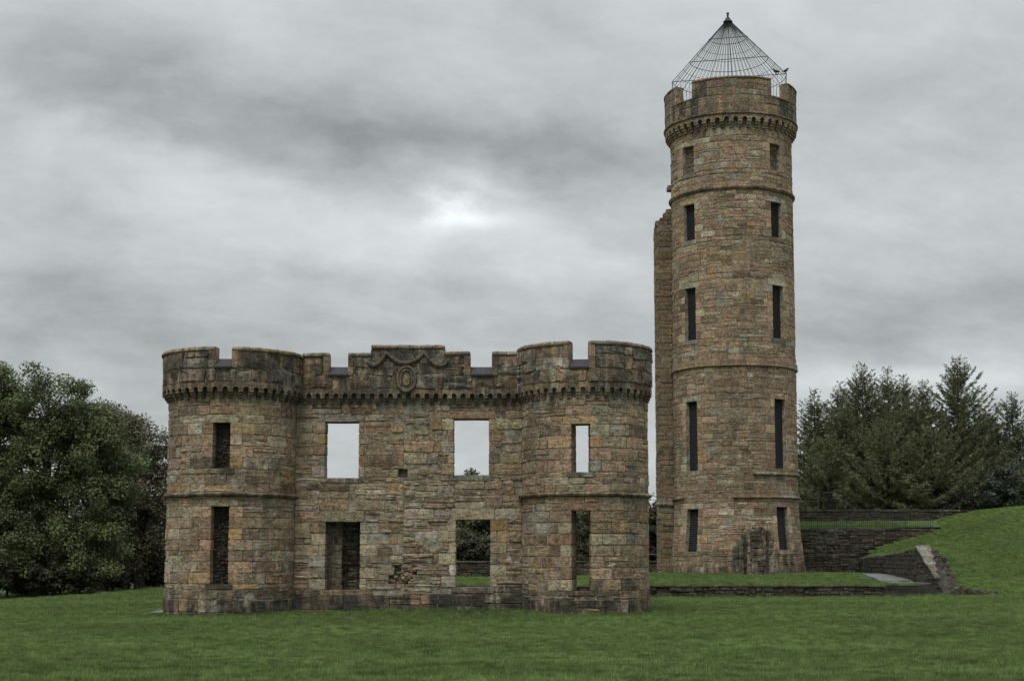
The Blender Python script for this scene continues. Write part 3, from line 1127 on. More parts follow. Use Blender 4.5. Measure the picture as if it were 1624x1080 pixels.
# --- stone garland and oval crest on the raised middle of the parapet
mb = MB()
yg = YF - PJ - .05
swag = [((582, 572), (593, 579.5), (612, 558)), ((612, 558), (642, 576), (673, 559)), ((673, 559), (699, 579.5), (712, 570))]
for a, c, e in swag:
    pts, rad = [], []
    N = 18
    for i in range(N + 1):
        t = i / N
        x = a[0] + (e[0] - a[0]) * t
        # two arms hanging to the low point
        if x < c[0]:
            k = (x - a[0]) / (c[0] - a[0]); y = a[1] + (c[1] - a[1]) * math.sin(k * math.pi / 2) ** .85
        else:
            k = (e[0] - x) / (e[0] - c[0]); y = e[1] + (c[1] - e[1]) * math.sin(k * math.pi / 2) ** .85
        pts.append(P(x, y, yg)); rad.append(.035 + .04 * math.sin(math.pi * min(1, max(0, t))) + .014 * (i % 2))
    tube(mb, pts, rad, 7, (.2, .18, .14))
gb = mb
gb.t = [(.16, .14, .10)] * len(gb.f); gb.w = [(.6, .3, .3)] * len(gb.f)
gb.build('garland', M_STONE, castle)
cst = MB()
ec = P(644.5, 601, yg)
ring = [ec + Vector((.31 * math.cos(t), 0, .44 * math.sin(t))) for t in np.linspace(0, 2 * math.pi, 29)]
tube(cst, ring, [.055] * 29, 7, cap=False)
cst.t = [(.16, .14, .10)] * len(cst.f); cst.w = [(.45, .3, .4)] * len(cst.f)
crest = cst.build('crest', M_STONE, castle)
sub = MB()
oval = [(math.cos(t) * .29, math.sin(t) * .42) for t in np.linspace(0, 2 * math.pi, 25)[:-1]]
vs = [ec + Vector((a, -.005, e)) for a, e in oval] + [ec + Vector((a, .2, e)) for a, e in oval]
sub.add(vs, [list(range(24))[::-1]] + [[i, (i + 1) % 24, 24 + (i + 1) % 24, 24 + i] for i in range(24)], (.20, .175, .12), (.5, .3, .2))
sub.build('oval_panel', M_STONE, crest)
sh = MB()
shield = [(-.06, .19), (-.03, .245), (0, .26), (.03, .245), (.06, .19), (.12, .08), (.13, -.1), (.10, -.22), (0, -.25), (-.10, -.22), (-.13, -.1), (-.12, .08)]
n = len(shield)
vs = [ec + Vector((a, -.01, e)) for a, e in shield] + [ec + Vector((a * .93, -.07, e * .93)) for a, e in shield] + [ec + Vector((a * .6, -.05, e * .6)) for a, e in shield] + [ec + Vector((0, -.085, -.02))]
fs = [[i, n + i, n + (i + 1) % n, (i + 1) % n] for i in range(n)] + [[n + i, 2 * n + i, 2 * n + (i + 1) % n, n + (i + 1) % n] for i in range(n)] + [[2 * n + i, 3 * n, 2 * n + (i + 1) % n] for i in range(n)]
sh.add(vs, fs, (.27, .225, .14), (.3, .4, .8))
sh.build('relief_figure', M_STONE, crest)
cr_ = MB()
arch = [ec + Vector((.19 * math.cos(t), -.04, .05 + .26 * math.sin(t) ** .8)) for t in np.linspace(.0, math.pi, 13)]
tube(cr_, [ec + Vector((.19, -.04, -.22))] + arch + [ec + Vector((-.19, -.04, -.22))], .028, 6)
cr_.t = [(.17, .15, .105)] * len(cr_.f); cr_.w = [(.4, .3, .5)] * len(cr_.f)
cr_.build('arched_moulding', M_STONE, crest)

# --- blocked openings: rubble walls built inside the window holes
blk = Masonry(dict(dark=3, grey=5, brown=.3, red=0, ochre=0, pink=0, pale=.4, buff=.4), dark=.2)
mbk = MB()
for S, q in ((SL, wl[0]), (SL, wl[1])):
    uc = (q[0] + q[1]) / 2
    px_, py_ = S(uc, 0, -.36).x, S(uc, 0, -.36).y
    F = Flat(px_, py_)
    a, e = q[0] - uc - .12, q[1] - uc + .12
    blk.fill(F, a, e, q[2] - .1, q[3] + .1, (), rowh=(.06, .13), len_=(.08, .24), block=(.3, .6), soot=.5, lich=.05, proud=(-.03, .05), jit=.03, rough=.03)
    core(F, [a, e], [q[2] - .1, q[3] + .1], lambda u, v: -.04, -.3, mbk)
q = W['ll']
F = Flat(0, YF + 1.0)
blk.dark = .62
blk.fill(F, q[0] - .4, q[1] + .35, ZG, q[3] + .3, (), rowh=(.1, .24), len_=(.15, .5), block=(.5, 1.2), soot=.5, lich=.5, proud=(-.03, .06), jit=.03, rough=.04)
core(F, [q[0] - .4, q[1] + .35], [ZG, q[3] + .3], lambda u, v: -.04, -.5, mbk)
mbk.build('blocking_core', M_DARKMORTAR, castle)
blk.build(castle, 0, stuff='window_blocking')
# pale inner pier left in the lower left window
pier = Masonry(dict(grey=4, buff=1, brown=.5, dark=1.5, red=0, pink=0, ochre=0), dark=.72)
F = Flat(0, YF + .62)
pier.fill(F, q[0] - .3, ux(539, 880), ZG, q[3] + .1, (), rowh=(.2, .36), len_=(.25, .5), block=(.6, .9), soot=.5, lich=.7)
Fs = Flat(ux(539, 880), YF + .62, math.pi / 2)
pier.fill(Fs, 0, .36, ZG, q[3] + .1, (), rowh=(.2, .36), len_=(.2, .4), block=(.6, .9), soot=.5, lich=.5)
pc = MB()
core(F, [q[0] - .3, ux(539, 880) - .02], [ZG, q[3] + .1], lambda u, v: -.02, -.36, pc)
pc.build('pier_core', M_MORTAR, castle)
pier.build(castle, 0, stuff='inner_pier')

# ================================================================== ROUND TOWER
RTW = 3.67
cxt = X(1167.5, 790, YT)
ZTB = .4
z790 = Z(790, YT - 3.5)


def flare(v):
    return .30 * float(sstep(z790, .6, v)) ** 1.2


ST = Cyl(cxt, YT, RTW, flare)
tower = thing('round_tower', (cxt, YT, .8), 'tall round sandstone tower with battlements and slit windows under a wire cone', 'tower')


def theta_at(px, py, R=RTW):
    best = None
    for i in range(-900, 901):
        t = R_(i / 10) - .148
        p = (cxt + R * math.sin(t), YT - R * math.cos(t))
        z = Z(py, p[1])
        x = proj((p[0], p[1], z))[0]
        if best is None or abs(x - px) < best[0]: best = (abs(x - px), t)
    return best[1]


NEAR = YT - RTW
tz = lambda py, off=0.0: P(1165, py, NEAR - off).z
tms = Masonry(dict(brown=1.8, pink=2.6, red=1.6, buff=1.3, grey=.5, ochre=.6, dark=.5, pale=.25), dark=1.07)
trs = []
tw = []
thl = theta_at(1094, 500); thr = theta_at(1235, 500)
rows = [(233, 277, 229, 271, True), (325, 382, 321, 377, False), (457, 540, 453, 537, False), (637, 747, 633, 743, False), (807, 875, 804, 872, False)]
for l0, l1, r0, r1, blocked in rows:
    for th, a, e in ((thl, l0, l1), (thr, r0, r1)):
        yy = YT - RTW * math.cos(th)
        xx = cxt + RTW * math.sin(th)
        pxx = proj((xx, yy, 10))[0]
        v0, v1 = P(pxx, e, yy).z, P(pxx, a, yy).z
        wu = .92
        u0, u1 = th * RTW - wu / 2, th * RTW + wu / 2
        tw.append((u0, u1, v0, v1, blocked))
        trs += opening(tms, ST, u0, u1, v0, v1, lint=.34, sill=.26, lw=.34, jl=(.62, .36), jh=.48, weights=dict(brown=2, pink=3, red=1, buff=1.2, grey=.4), lich=.2, depth=.4, sillsoot=.45)
tz_c0, tz_a0, tz_a1 = tz(202), tz(190.5), tz(183)
TPJ = .33
tband = [(tz(300), tz(293.5)), (tz(580.5), tz(569))]
zBand = (tz(790), tz(777)); zA = (tz(753), tz(749))
segs = [ZTB + .9, zBand[0], tband[1][0], tband[1][1], tband[0][0], tband[0][1], tz_c0]
UB = math.pi * RTW


def tzone(u, v):
    n = vnoise(u * .35 + 3, v * .3 + 21)
    m = vnoise(u * .5 + 14, v * .45 + 5)
    cen = math.exp(-((u / RTW + .12) / .45) ** 2)
    return dict(brown=1.0, pink=3.0, red=.5 + 1.7 * max(0, n - .3), ochre=.15 + cen * 1.6 * max(0, m - .2), buff=1.0 + m * cen, grey=.2 + 1.0 * max(0, .8 - n) * (.5 + cen), dark=.5 + cen * .6, pale=.3 + cen * .6)


tsoot = lambda u, v: .08 + .3 * (vnoise(u * .6 + 9, v * .25 + 2) > .62) + (.35 if v < 2.2 else 0) + .30 * math.exp(-((u - thr * RTW - .1) / .5) ** 2) * (vnoise(u, v * .4) > .4)
bounds = [(ZTB + .95, zBand[0]), (zBand[0] if False else zBand[1], tband[1][0]), (tband[1][1], tband[0][0]), (tband[0][1], tz_c0)]
for i, (a, e) in enumerate(bounds):
    rh = (.24, .40) if i == 3 else (.2, .42)
    sp = .10 if i == 3 else .22
    tms.fill(ST, -UB, UB, a, e, trs, rowh=rh, len_=(.34, .95), split=sp, soot=tsoot, lich=.45, zone=tzone, missing=.012, block=(.9, 2.4))
# where the lower band has fallen away, rubble shows instead
uB0 = theta_at(1163, 783) * RTW
tms.fill(ST, -UB, uB0, zBand[0], zBand[1], (), rowh=(.15, .3), soot=.2, lich=.6, zone=tzone)
# plinth
tms.fill(ST, -UB, UB, ZTB - .3, ZTB + .95, (), rowh=(.55, .7), len_=(.7, 1.3), split=0, soot=.75, lich=.2, proud=(.07, .10), weights=dict(dark=3, brown=2, grey=2, red=.3, ochre=.2, pale=0))
mbt = MB()
us = lin(-UB, UB, .35); vv = lin(ZTB - .3, tz_a1, .6)
for q in tw:
    us += [q[0], q[1]]; vv += [q[2], q[3]]


def tfr(u, v):
    for q in tw:
        if q[0] < u < q[1] and q[2] < v < q[3]: return -.36 if q[4] else -.34
    return -.016 if vnoise(u * .9 + 24, v * 1.1) > .4 else -.032


core(ST, us, vv, tfr, -.9, mbt)
mbt.build('wall_core', M_MORTAR, tower)
# window fittings
for k, q in enumerate(tw):
    u0, u1, v0, v1, blocked = q
    if blocked:
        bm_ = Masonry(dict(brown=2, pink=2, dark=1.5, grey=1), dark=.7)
        S2 = Cyl(cxt, YT, RTW - .30)
        f = S2.R / RTW
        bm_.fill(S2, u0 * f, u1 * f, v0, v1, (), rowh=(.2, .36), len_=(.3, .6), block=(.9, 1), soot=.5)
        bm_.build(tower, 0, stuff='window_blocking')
        continue
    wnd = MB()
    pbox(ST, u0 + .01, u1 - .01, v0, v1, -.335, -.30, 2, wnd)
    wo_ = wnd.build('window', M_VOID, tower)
    gl = MB()
    n = int((v1 - v0) / .10)
    for i in range(n):
        z = v0 + (i + .5) * (v1 - v0) / n
        for a, e in [(u0 + .02, u1 - .02)]:
            vs = [ST(a, z - .03, -.22), ST(e, z - .03, -.22), ST(e, z + .045, -.275), ST(a, z + .045, -.275), ST(a, z - .045, -.225), ST(e, z - .045, -.225), ST(e, z + .03, -.28), ST(a, z + .03, -.28)]
            gl.add(vs, [[0, 1, 2, 3], [4, 7, 6, 5], [0, 4, 5, 1], [2, 6, 7, 3], [0, 3, 7, 4], [1, 5, 6, 2]])
    gl.build('louvres', M_LOUVRE, wo_, kind='stuff')
# mouldings
zt0, zt1 = tband[0]
prof = [(-.05, zt0 - .02), (.06, zt0), (.15, zt0 + .10), (.16, zt0 + .17), (.10, zt1), (-.05, zt1 + .02)]
ugap = theta_at(1172, 297) * RTW
course_pieces(ST, prof, -UB, UB, 'string_course', tower, (.9, 1.4), soot=.55, lich=.1, weights=dict(brown=3, dark=2, pink=2, red=1, ochre=.3), skip=[])
zt0, zt1 = tband[1]
prof = [(-.05, zt0 - .01), (.07, zt0), (.13, zt0 + .07), (.09, zt0 + .12), (.09, zt1 - .04), (.03, zt1), (-.05, zt1)]
course_pieces(ST, prof, -UB, UB, 'band_course', tower, (1.0, 1.7), soot=.25, lich=.1, weights=dict(brown=3, pink=3, buff=2, red=1, ochre=.3, dark=.3))
zt0, zt1 = zBand
prof = [(-.05, zt0 - .01), (.05, zt0), (.15, zt0 + .05), (.15, zt0 + .12), (.07, zt0 + .18), (.07, zt1 - .05), (.0, zt1), (-.05, zt1)]
course_pieces(ST, prof, uB0, UB, 'band_course', tower, (1.0, 1.7), soot=.4, lich=.2, weights=dict(brown=3, grey=2, buff=2, red=.3, ochre=.3, dark=.6))
ul1 = theta_at(1086, 790) * RTW
course_pieces(ST, [(-.05, zt0), (.14, zt0 + .03), (.14, zt0 + .12), (-.02, zt0 + .2)], -UB * .8, ul1, 'band_course', tower, (.6, .9), soot=.4)
zt0, zt1 = zA
course_pieces(ST, [(-.05, zt0 - .02), (.16, zt0 + .03), (.17, zt0 + .1), (.06, zt0 + .17), (-.05, zt0 + .19)], theta_at(1194, 750) * RTW, UB * .8, 'string_course', tower, (.7, 1.0), soot=.6, weights=dict(dark=2, brown=2, grey=2))
# corbel table
n = 46; pw = 2 * UB / n
for i in range(n):
    corbel(ST, -UB + pw * i, pw, tz_c0, tz_a0, tz_a1, TPJ, 'corbel', tower, .12)
RPT = RTW + TPJ
SPT = Cyl(cxt, YT, RPT)
zr0 = tz_a1
course_pieces(SPT, [(-.3, zr0 + .005), (.03, zr0 + .005), (.09, zr0 + .05), (.09, zr0 + .11), (.03, zr0 + .16), (-.3, zr0 + .16)], -math.pi * RPT, math.pi * RPT, 'roll_moulding', tower, (.9, 1.3), soot=.7, lich=.1, weights=dict(dark=2, brown=2, grey=2))
NP = YT - RPT
zm = P(1160, 121, NP).z - .09
thc0 = theta_at(1097.5, 150, RPT); thc1 = theta_at(1072, 160, RPT)
thd0 = theta_at(1223, 145, RPT); thd1 = theta_at(1249, 155, RPT)
zs_ = P(1098, 158, YT - RPT * math.cos(thc0)).z
tc_ = [(thc1, thc0), (thd0, thd1)]
cwid = .5 * ((thc0 - thc1) + (thd1 - thd0))
midt = (thc0 + thc1 + thd0 + thd1) / 4 + math.pi
for off in (-.79, .79):
    tc_.append((midt + off - cwid / 2, midt + off + cwid / 2))
tpar = Masonry(dict(brown=2.5, grey=1.8, pink=1.6, buff=1.2, red=.8, dark=1.2, ochre=.2, pale=.3))
wrap = lambda t: (t + math.pi) % (2 * math.pi) - math.pi
tc2 = []
for a, e in tc_:
    a, e = wrap(a), wrap(e)
    if a < e: tc2.append((a * RPT, e * RPT))
    else: tc2 += [(a * RPT, math.pi * RPT), (-math.pi * RPT, e * RPT)]
tc2.sort()
rs = [(a, e, zs_, 99) for a, e in tc2]
tps = lambda u, v: .5 + .45 * (vnoise(u * .9 + 2, 3) > .45)
tpar.fill(SPT, -math.pi * RPT, math.pi * RPT, zr0 + .16, zm, rs, rowh=(.36, .5), len_=(.5, 1.0), split=.08, soot=tps, lich=.5, block=(2, 4))
mb = MB()
us = lin(-math.pi * RPT, math.pi * RPT, .35)
for a, e in tc2: us += [a, e]
core(SPT, us, [zr0, zs_, zm], lambda u, v: None if (v > zs_ and any(a < u < e for a, e in tc2)) else -.03, -.55, mb)
mb.build('parapet_core', M_MORTAR, tower)
# coping of merlons and sills of the gaps
edges = [-math.pi * RPT] + [x for q in tc2 for x in q] + [math.pi * RPT]
for i in range(0, len(edges), 2):
    a, e = edges[i], edges[i + 1]
    if e - a > .1:
        course_pieces(SPT, [(-.6, zm - .01), (.04, zm - .01), (.06, zm + .05), (.0, zm + .13), (-.58, zm + .13)], a, e, 'coping_stone', tower, (.7, 1.1), soot=.5, lich=.2, weights=dict(grey=3, brown=2, red=.2, ochre=.2), jit=.012, gap=.02)
        # inner facing of the merlon ends is dressed stone
for a, e in tc2:
    course_pieces(SPT, [(-.57, zs_ - .03), (.05, zs_ - .03), (.055, zs_ + .05), (-.57, zs_ + .07)], a + .01, e - .01, 'crenel_sill', tower, (.6, 1.0), soot=.5, lich=.2, weights=dict(grey=3, brown=2, red=.2, ochre=.2))
    for t in (a, e):
        s_ = 1 if t == e else -1
        mb = MB()
        u0, u1 = (t + .002, t + .22) if s_ > 0 else (t - .22, t - .002)
        hh = (zm - zs_) / 2
        for k in range(2):
            tpar.one(SPT, u0 - (.012 if s_ > 0 else 0), u1 + (.012 if s_ < 0 else 0), zs_ + hh * k, zs_ + hh * (k + 1), 'crenel_jamb', proud=.03, depth=.545, soot=.55, lich=.3, jit=.005, rough=.006, joint=.006, weights=dict(grey=3, brown=2, dark=1, red=.2))
# lead-covered walk inside the parapet
mb = MB()
ring_ = [(cxt + (RPT - .5) * math.cos(t), YT + (RPT - .5) * math.sin(t)) for t in np.linspace(0, 2 * math.pi, 41)[:-1]]
mb.add([(x, y, zr0 + .3) for x, y in ring_] + [(x, y, zr0 - .2) for x, y in ring_], [list(range(40))] + [[i, 40 + i, 40 + (i + 1) % 40, (i + 1) % 40] for i in range(40)])
mb.build('roof_deck', M_SLATE, tower)
tms.st += tpar.st

# remnant of the curtain wall behind the tower's left side
wsm = Masonry(dict(brown=2.2, red=1.6, pink=1.4, dark=1.4, grey=.6, buff=.4, ochre=.2, pale=.1), dark=.8)
YS = YT + .6
xs0, xs1 = X(1044.5, 600, YS), X(1080, 600, YS)
zS = P(1050, 350, YS).z
FS = Flat(0, YS)
stub_front = Masonry()
for i, (a, e, lo, hi) in enumerate([(xs0, xs1, .3, zS - 12), (xs0, xs1, zS - 12, zS)]):
    wsm.fill(FS, a, e, lo, hi, (), rowh=(.28, .5), len_=(.4, .9), block=(3, 4), split=.1, soot=.35, lich=.2, ragged=.13, depth=.3)
zz = zS
xa_ = xs0 + .1
for top, off in ((345, .08), (338, .3), (332, .5)):
    z2 = P(1055, top, YS).z
    wsm.fill(FS, xa_ + off, xs1, zz, z2, (), rowh=(.22, .3), len_=(.3, .5), block=(3, 4), split=0, soot=.5, ragged=.05, depth=.5)
    zz = z2
wsm.fill(FS, X(1063, 320, YS), xs1, zz, P(1060, 308, YS).z, (), rowh=(.3, .4), len_=(.3, .6), block=(3, 4), split=0, soot=.5, ragged=.1, depth=.5)
wsm.fill(FS, X(1058, 300, YS), xs1, P(1060, 302.5, YS).z, P(1060, 294, YS).z, (), rowh=(.3, .35), len_=(.3, .45), block=(3, 4), split=0, soot=.5, depth=.5)
FS2 = Flat(xs0, YS + 2.2, -math.pi / 2)
wsm.fill(FS2, 0, 2.2, .3, zS, (), rowh=(.28, .5), len_=(.4, .9), block=(3, 4), split=.1, soot=.35, lich=.2)
wc = MB()
wbox(wc, xs0 + .1, xs1 + 1.2, YS + .04, YS + 2.2, .2, zS - .1)
wbox(wc, xs0 + .6, xs1 + 1.2, YS + .05, YS + 2.0, zS - .1, P(1060, 334, YS).z)
wc.build('stub_core', M_DARKMORTAR, tower)
# sloping string at the foot of the stub
zb = P(1046, 800, YS).z
course_pieces(FS, [(-.1, zb - .1), (.14, zb - .05), (.16, zb + .05), (-.1, zb + .14)], xs0 - .22, xs1, 'string_course', tower, (.7, .9), soot=.5)
tms.st += wsm.st
tms.build(tower, 300)

# ================================================================== WIRE CONE
apex = P(1157, 31, YT)
zrim = .5 * (P(1068, 131, YT + .8).z + P(1250, 117, YT - .8).z)
RC = 3.50
rotc = R_(13)
cage = thing('wire_cone', (cxt, YT, zrim), 'conical dark wire cage crowning the tall tower', 'wire cage')
ctr = Vector((cxt - .05, YT, zrim))
ap = Vector((ctr.x, YT, apex.z))
axu = Vector((math.cos(rotc), -math.sin(rotc), 0))       # along the straight front
axb = Vector((math.sin(rotc), math.cos(rotc), 0))        # to the back


def semi(t, r):
    """t from 0 (left end) to pi (right end) round the back"""
    return -axu * (r * math.cos(t)) + axb * (r * math.sin(t))


tops = Vector((0, 0, 0))
NB_ = 30
for i in range(NB_ + 1):
    mb = MB()
    t = math.pi * i / NB_
    tube(mb, [ctr + semi(t, RC), ap + semi(t, .12) - Vector((0, 0, .1))], .0135 if i % 5 else .022, 4)
    mb.build('rib', M_GALV, cage)
for i in range(1, 26):
    mb = MB()
    k = -1 + 2 * i / 26
    tube(mb, [ctr + axu * (RC * k), ap + axu * (.12 * k) - Vector((0, 0, .1))], .0135 if i % 13 else .02, 4)
    mb.build('rib', M_GALV, cage)
Hc = ap.z - ctr.z
for py, thick in ((60.5, 1), (73, 0), (82, 0), (94.5, 1), (105, 0), (114, 0), (124, 1)):
    k = (124 - py) / (124 - 31)
    z = Vector((0, 0, Hc * k)); r = RC * (1 - k) + .1 * k
    mb = MB()
    tube(mb, [ctr + z + semi(t, r) for t in np.linspace(0, math.pi, 25)], .021 if thick else .013, 4)
    mb.build('hoop', M_GALV, cage)
    if thick:
        mb = MB()
        tube(mb, [ctr + z - axu * r, ctr + z + axu * r], .026, 5)
        mb.build('front_bar', M_GALV, cage)
# skirt of wires down to the parapet walk
zd = zs_ + .0
for i in range(0, NB_ + 1):
    mb = MB()
    t = math.pi * i / NB_
    tube(mb, [ctr + semi(t, RC), Vector((ctr.x, ctr.y, zr0 + .3)) + semi(t + (.05 if i % 2 else -.05), RC - .1)], .03 if i % 10 == 0 else .011, 4)
    mb.build('post' if i % 10 == 0 else 'skirt_wire', M_GALV, cage)
for i in range(1, 26):
    mb = MB()
    k = -1 + 2 * i / 26
    tube(mb, [ctr + axu * (RC * k), Vector((ctr.x, ctr.y, zr0 + .3)) + axu * ((RC - .1) * (k + (.04 if i % 2 else -.04)))], .011, 4)
    mb.build('skirt_wire', M_GALV, cage)
mb = MB()
prof = [(.02, .42), (.09, .40), (.09, .34), (.065, .32), (.065, .12), (.12, .08), (.20, -.06), (.30, -.16), (.29, -.22), (.02, -.22)]
vs, fs = [], []
for r, z in prof:
    for k in range(12):
        vs.append(ap + Vector((r * math.cos(k * math.pi / 6), r * math.sin(k * math.pi / 6), z)))
for i in range(len(prof) - 1):
    for k in range(12):
        fs.append([i * 12 + k, i * 12 + (k + 1) % 12, (i + 1) * 12 + (k + 1) % 12, (i + 1) * 12 + k])
mb.add(vs, fs)
mb.build('finial', M_IRON, cage)


def bird(loc, ang, label, k=.8):
    t = thing('bird', loc, label, 'bird', 'dark birds on the wire cage')
    f = Vector((math.cos(ang), math.sin(ang), 0))
    up = Vector((0, 0, 1))
    L = Vector(loc)
    mb = MB()
    f = f * k; up = up * k
    body = [L + f * a + up * z for a, z in ((-.34, .10), (-.24, .13), (-.12, .17), (.0, .22), (.10, .30), (.16, .38), (.20, .42), (.26, .42), (.31, .405))]
    tube(mb, body, [r * k for r in (.02, .045, .085, .11, .095, .06, .055, .03, .006)], 8)
    mb.build('body', M_BIRD, t, smooth=True)
    for s in (-1, 1):
        mb = MB()
        side = f.cross(up) * (s / k)
        tube(mb, [L + f * .0 + side * .04 + up * .14, L + f * .02 + side * .04 + up * .06, L + f * .03 + side * .04 + up * .0], .012, 5)
        mb.build('leg', M_BIRD, t)
        mb = MB()
        tube(mb, [L + f * .08 + side * .09 + up * .27, L + f * -.08 + side * .10 + up * .19, L + f * -.28 + side * .04 + up * .11], [.03, .055, .008], 6)
        mb.build('wing', M_BIRD, t, smooth=True)


rim_r = ctr + axu * RC
bird(tuple(rim_r + Vector((-.02, 0, .03))), R_(25), 'small dark bird at the right corner of the wire cage, outermost')
bird(tuple(rim_r + axu * -.62 + axb * .0 + Vector((0, 0, .03))), R_(150), 'small dark bird nearer the cone on the cage rim')

# ================================================================== DOORWAY FRAGMENT
YD = YT - 5.8
frag = thing('doorway_fragment', (X(1197, 920, YD), YD, .7), 'dark mossy fragment of a stone doorway standing at the tower foot', 'ruin fragment')
fm = Masonry(dict(dark=2, grey=5, brown=.4, buff=.6, red=0, ochre=0, pale=1.4, pink=0), dark=.5)
FD = Flat(0, YD)
fx = lambda px: X(px, 880, YD)
fz = lambda py: P(1195, py, YD).z
zb = fz(926)
fcore = MB()


def pierbox(px0, px1, ytop, d_, dd=.9, dk=.5):
    fm.dark = dk  # per-pier tone paints shaded gaps and lit pilasters into the stone colour
    F = Flat(0, YD - d_)
    fm.fill(F, fx(px0), fx(px1), zb, fz(ytop), (), rowh=(.25, .45), len_=(.3, .7), block=(2.5, 3), split=.15, soot=.75, lich=.75, jit=.03, rough=.04, proud=(-.02, .05))
    for xx, an, oy in ((fx(px0), -math.pi / 2, YD - d_ + dd), (fx(px1), math.pi / 2, YD - d_)):
        fm.fill(Flat(xx, oy, an), 0, dd, zb, fz(ytop), (), rowh=(.25, .45), len_=(.3, .7), block=(2.5, 3), split=.1, soot=.75, lich=.5, jit=.03)
    wbox(fcore, fx(px0) + .04, fx(px1) - .04, YD - d_ + .05, YD - d_ + dd - .03, zb, fz(ytop) - .05)
    # ragged top
    for k in range(int((px1 - px0) / 9)):
        u = random.uniform(fx(px0), fx(px1) - .3)
        fm.one(F, u, u + random.uniform(.2, .4), fz(ytop), fz(ytop) + random.uniform(.08, .2), depth=.6, soot=.7, lich=.6, jit=.05, proud=-.05)


pierbox(1165, 1172, 866, .02, .8, .75)
pierbox(1172, 1179, 854, .14, .9, .85)
pierbox(1179, 1184, 846, -.10, .7, .5)
pierbox(1184, 1190, 843, .12, 1.0, .9)
pierbox(1190, 1215, 838, .0, 1.0, .72)
pierbox(1215, 1219, 846, -.10, .7, .5)
pierbox(1219, 1227, 840, .14, .9, .9)
fcore.build('core', M_DARKMORTAR, frag)
fm.build(frag, 300)

# ================================================================== TERRACE WALLS
twall = thing('terrace_wall', (0, YTER, 0), 'low dark drystone wall edging the lawn terrace before the tower', 'stone wall')
wm = Masonry(dict(dark=4, grey=3, brown=1.5, buff=.8, red=.2, ochre=.1, pale=1.4, pink=0), dark=.22)
FT = Flat(0, YTER)
wm.fill(FT, XT0, XR_T, -.3, .47, (), rowh=(.12, .21), len_=(.22, .6), block=(1, 2.5), split=.1, soot=.4, lich=.45, jit=.03, rough=.04, proud=(-.02, .07), depth=.3)
wm.fill(FT, XT0, XR_T, .47, .575, (), rowh=(.1, .12), len_=(.4, .9), block=(4, 8), split=0, soot=.5, lich=.5, proud=(.03, .09), depth=.35)
mb = MB(); wbox(mb, XT0, XR_T - .03, YTER + .05, YTER + .4, -.3, .52)
mb.build('wall_core', M_DARKMORTAR, twall)
wm.build(twall, 300, minpx=8)

# steps up to the path
steps = thing('stone_steps', (19, YTER, 0), 'short flight of dark stone steps beside the wing wall', 'steps')
sm = Masonry(dict(dark=3, grey=2, brown=1), dark=.5)
x1s = float(wing_x(71.6))
for k in range(4):
    z0, z1 = (-.2 if k == 0 else .155 * k), .155 * (k + 1)
    F = Flat(0, YTER + .05 + .34 * k)
    sm.one(F, XR_T + .01, x1s + .1, z0, z1, 'step', depth=1.4 - .3 * k, soot=.9, lich=.2, tint=(.10, .095, .08), joint=.004, jit=.008, cham=.012)
sm.build(steps, 0)

# path
mb = MB()
pm = []
ny = 26
for i in range(ny):
    y0 = 72.3 + (90 - 72.3) * i / ny; y1 = 72.3 + (90 - 72.3) * (i + 1) / ny
    wd = 1.75 - .6 * (i / ny)
    for k in range(2):
        xa0 = float(wing_x(y0)) + .05 - wd + wd * k / 2 + .012 * 1; xb0 = float(wing_x(y0)) + .05 - wd + wd * (k + 1) / 2
        xa1 = float(wing_x(y1)) + .05 - wd + wd * k / 2 + .012; xb1 = float(wing_x(y1)) + .05 - wd + wd * (k + 1) / 2
        z0, z1 = float(terrace_h(xb0, y0)) + .05, float(terrace_h(xb1, y1)) + .05
        j = random.uniform(-.008, .008)
        pm.append([(xa0, y0 + .012, z0 + j), (xb0, y0 + .012, z0 + j), (xb1, y1, z1 + j), (xa1, y1, z1 + j)])
path = thing('flagstone_path', (19.2, 80, .6), 'pale wet flagstone path leading back from the steps', 'path')
path['kind'] = 'structure'
for q in pm:
    mb = MB()
    mb.add(q + [(x, y, z - .12) for x, y, z in q], [[0, 1, 2, 3], [0, 4, 5, 1], [1, 5, 6, 2], [2, 6, 7, 3], [3, 7, 4, 0]])
    mb.build('flagstone', M_PATH, path)

# wing wall
wing = thing('wing_wall', (20.3, 73, 0), 'dark retaining wall sloping down beside the grass mound and steps', 'stone wall')
wgm = Masonry(dict(dark=4, grey=3, brown=.6, red=0, ochre=0, pink=0, buff=.2, pale=.2), dark=.24)


def wing_top(y):
    return float(np.interp(y, [70.9, 71.1, 73.5, 80, YREAR], [.0, .18, 2.36, 2.1, 1.75]))


def path_wall(y0, y1):
    xA, xB = float(wing_x(y0)), float(wing_x(y1))
    L = math.hypot(xB - xA, y1 - y0)
    dx, dy = (xB - xA) / L, (y1 - y0) / L

    def S(u, v, d):
        # face looks towards -X
        return Vector((xA + dx * u - dy * d, y0 + dy * u + dx * d, v))
    return S, L


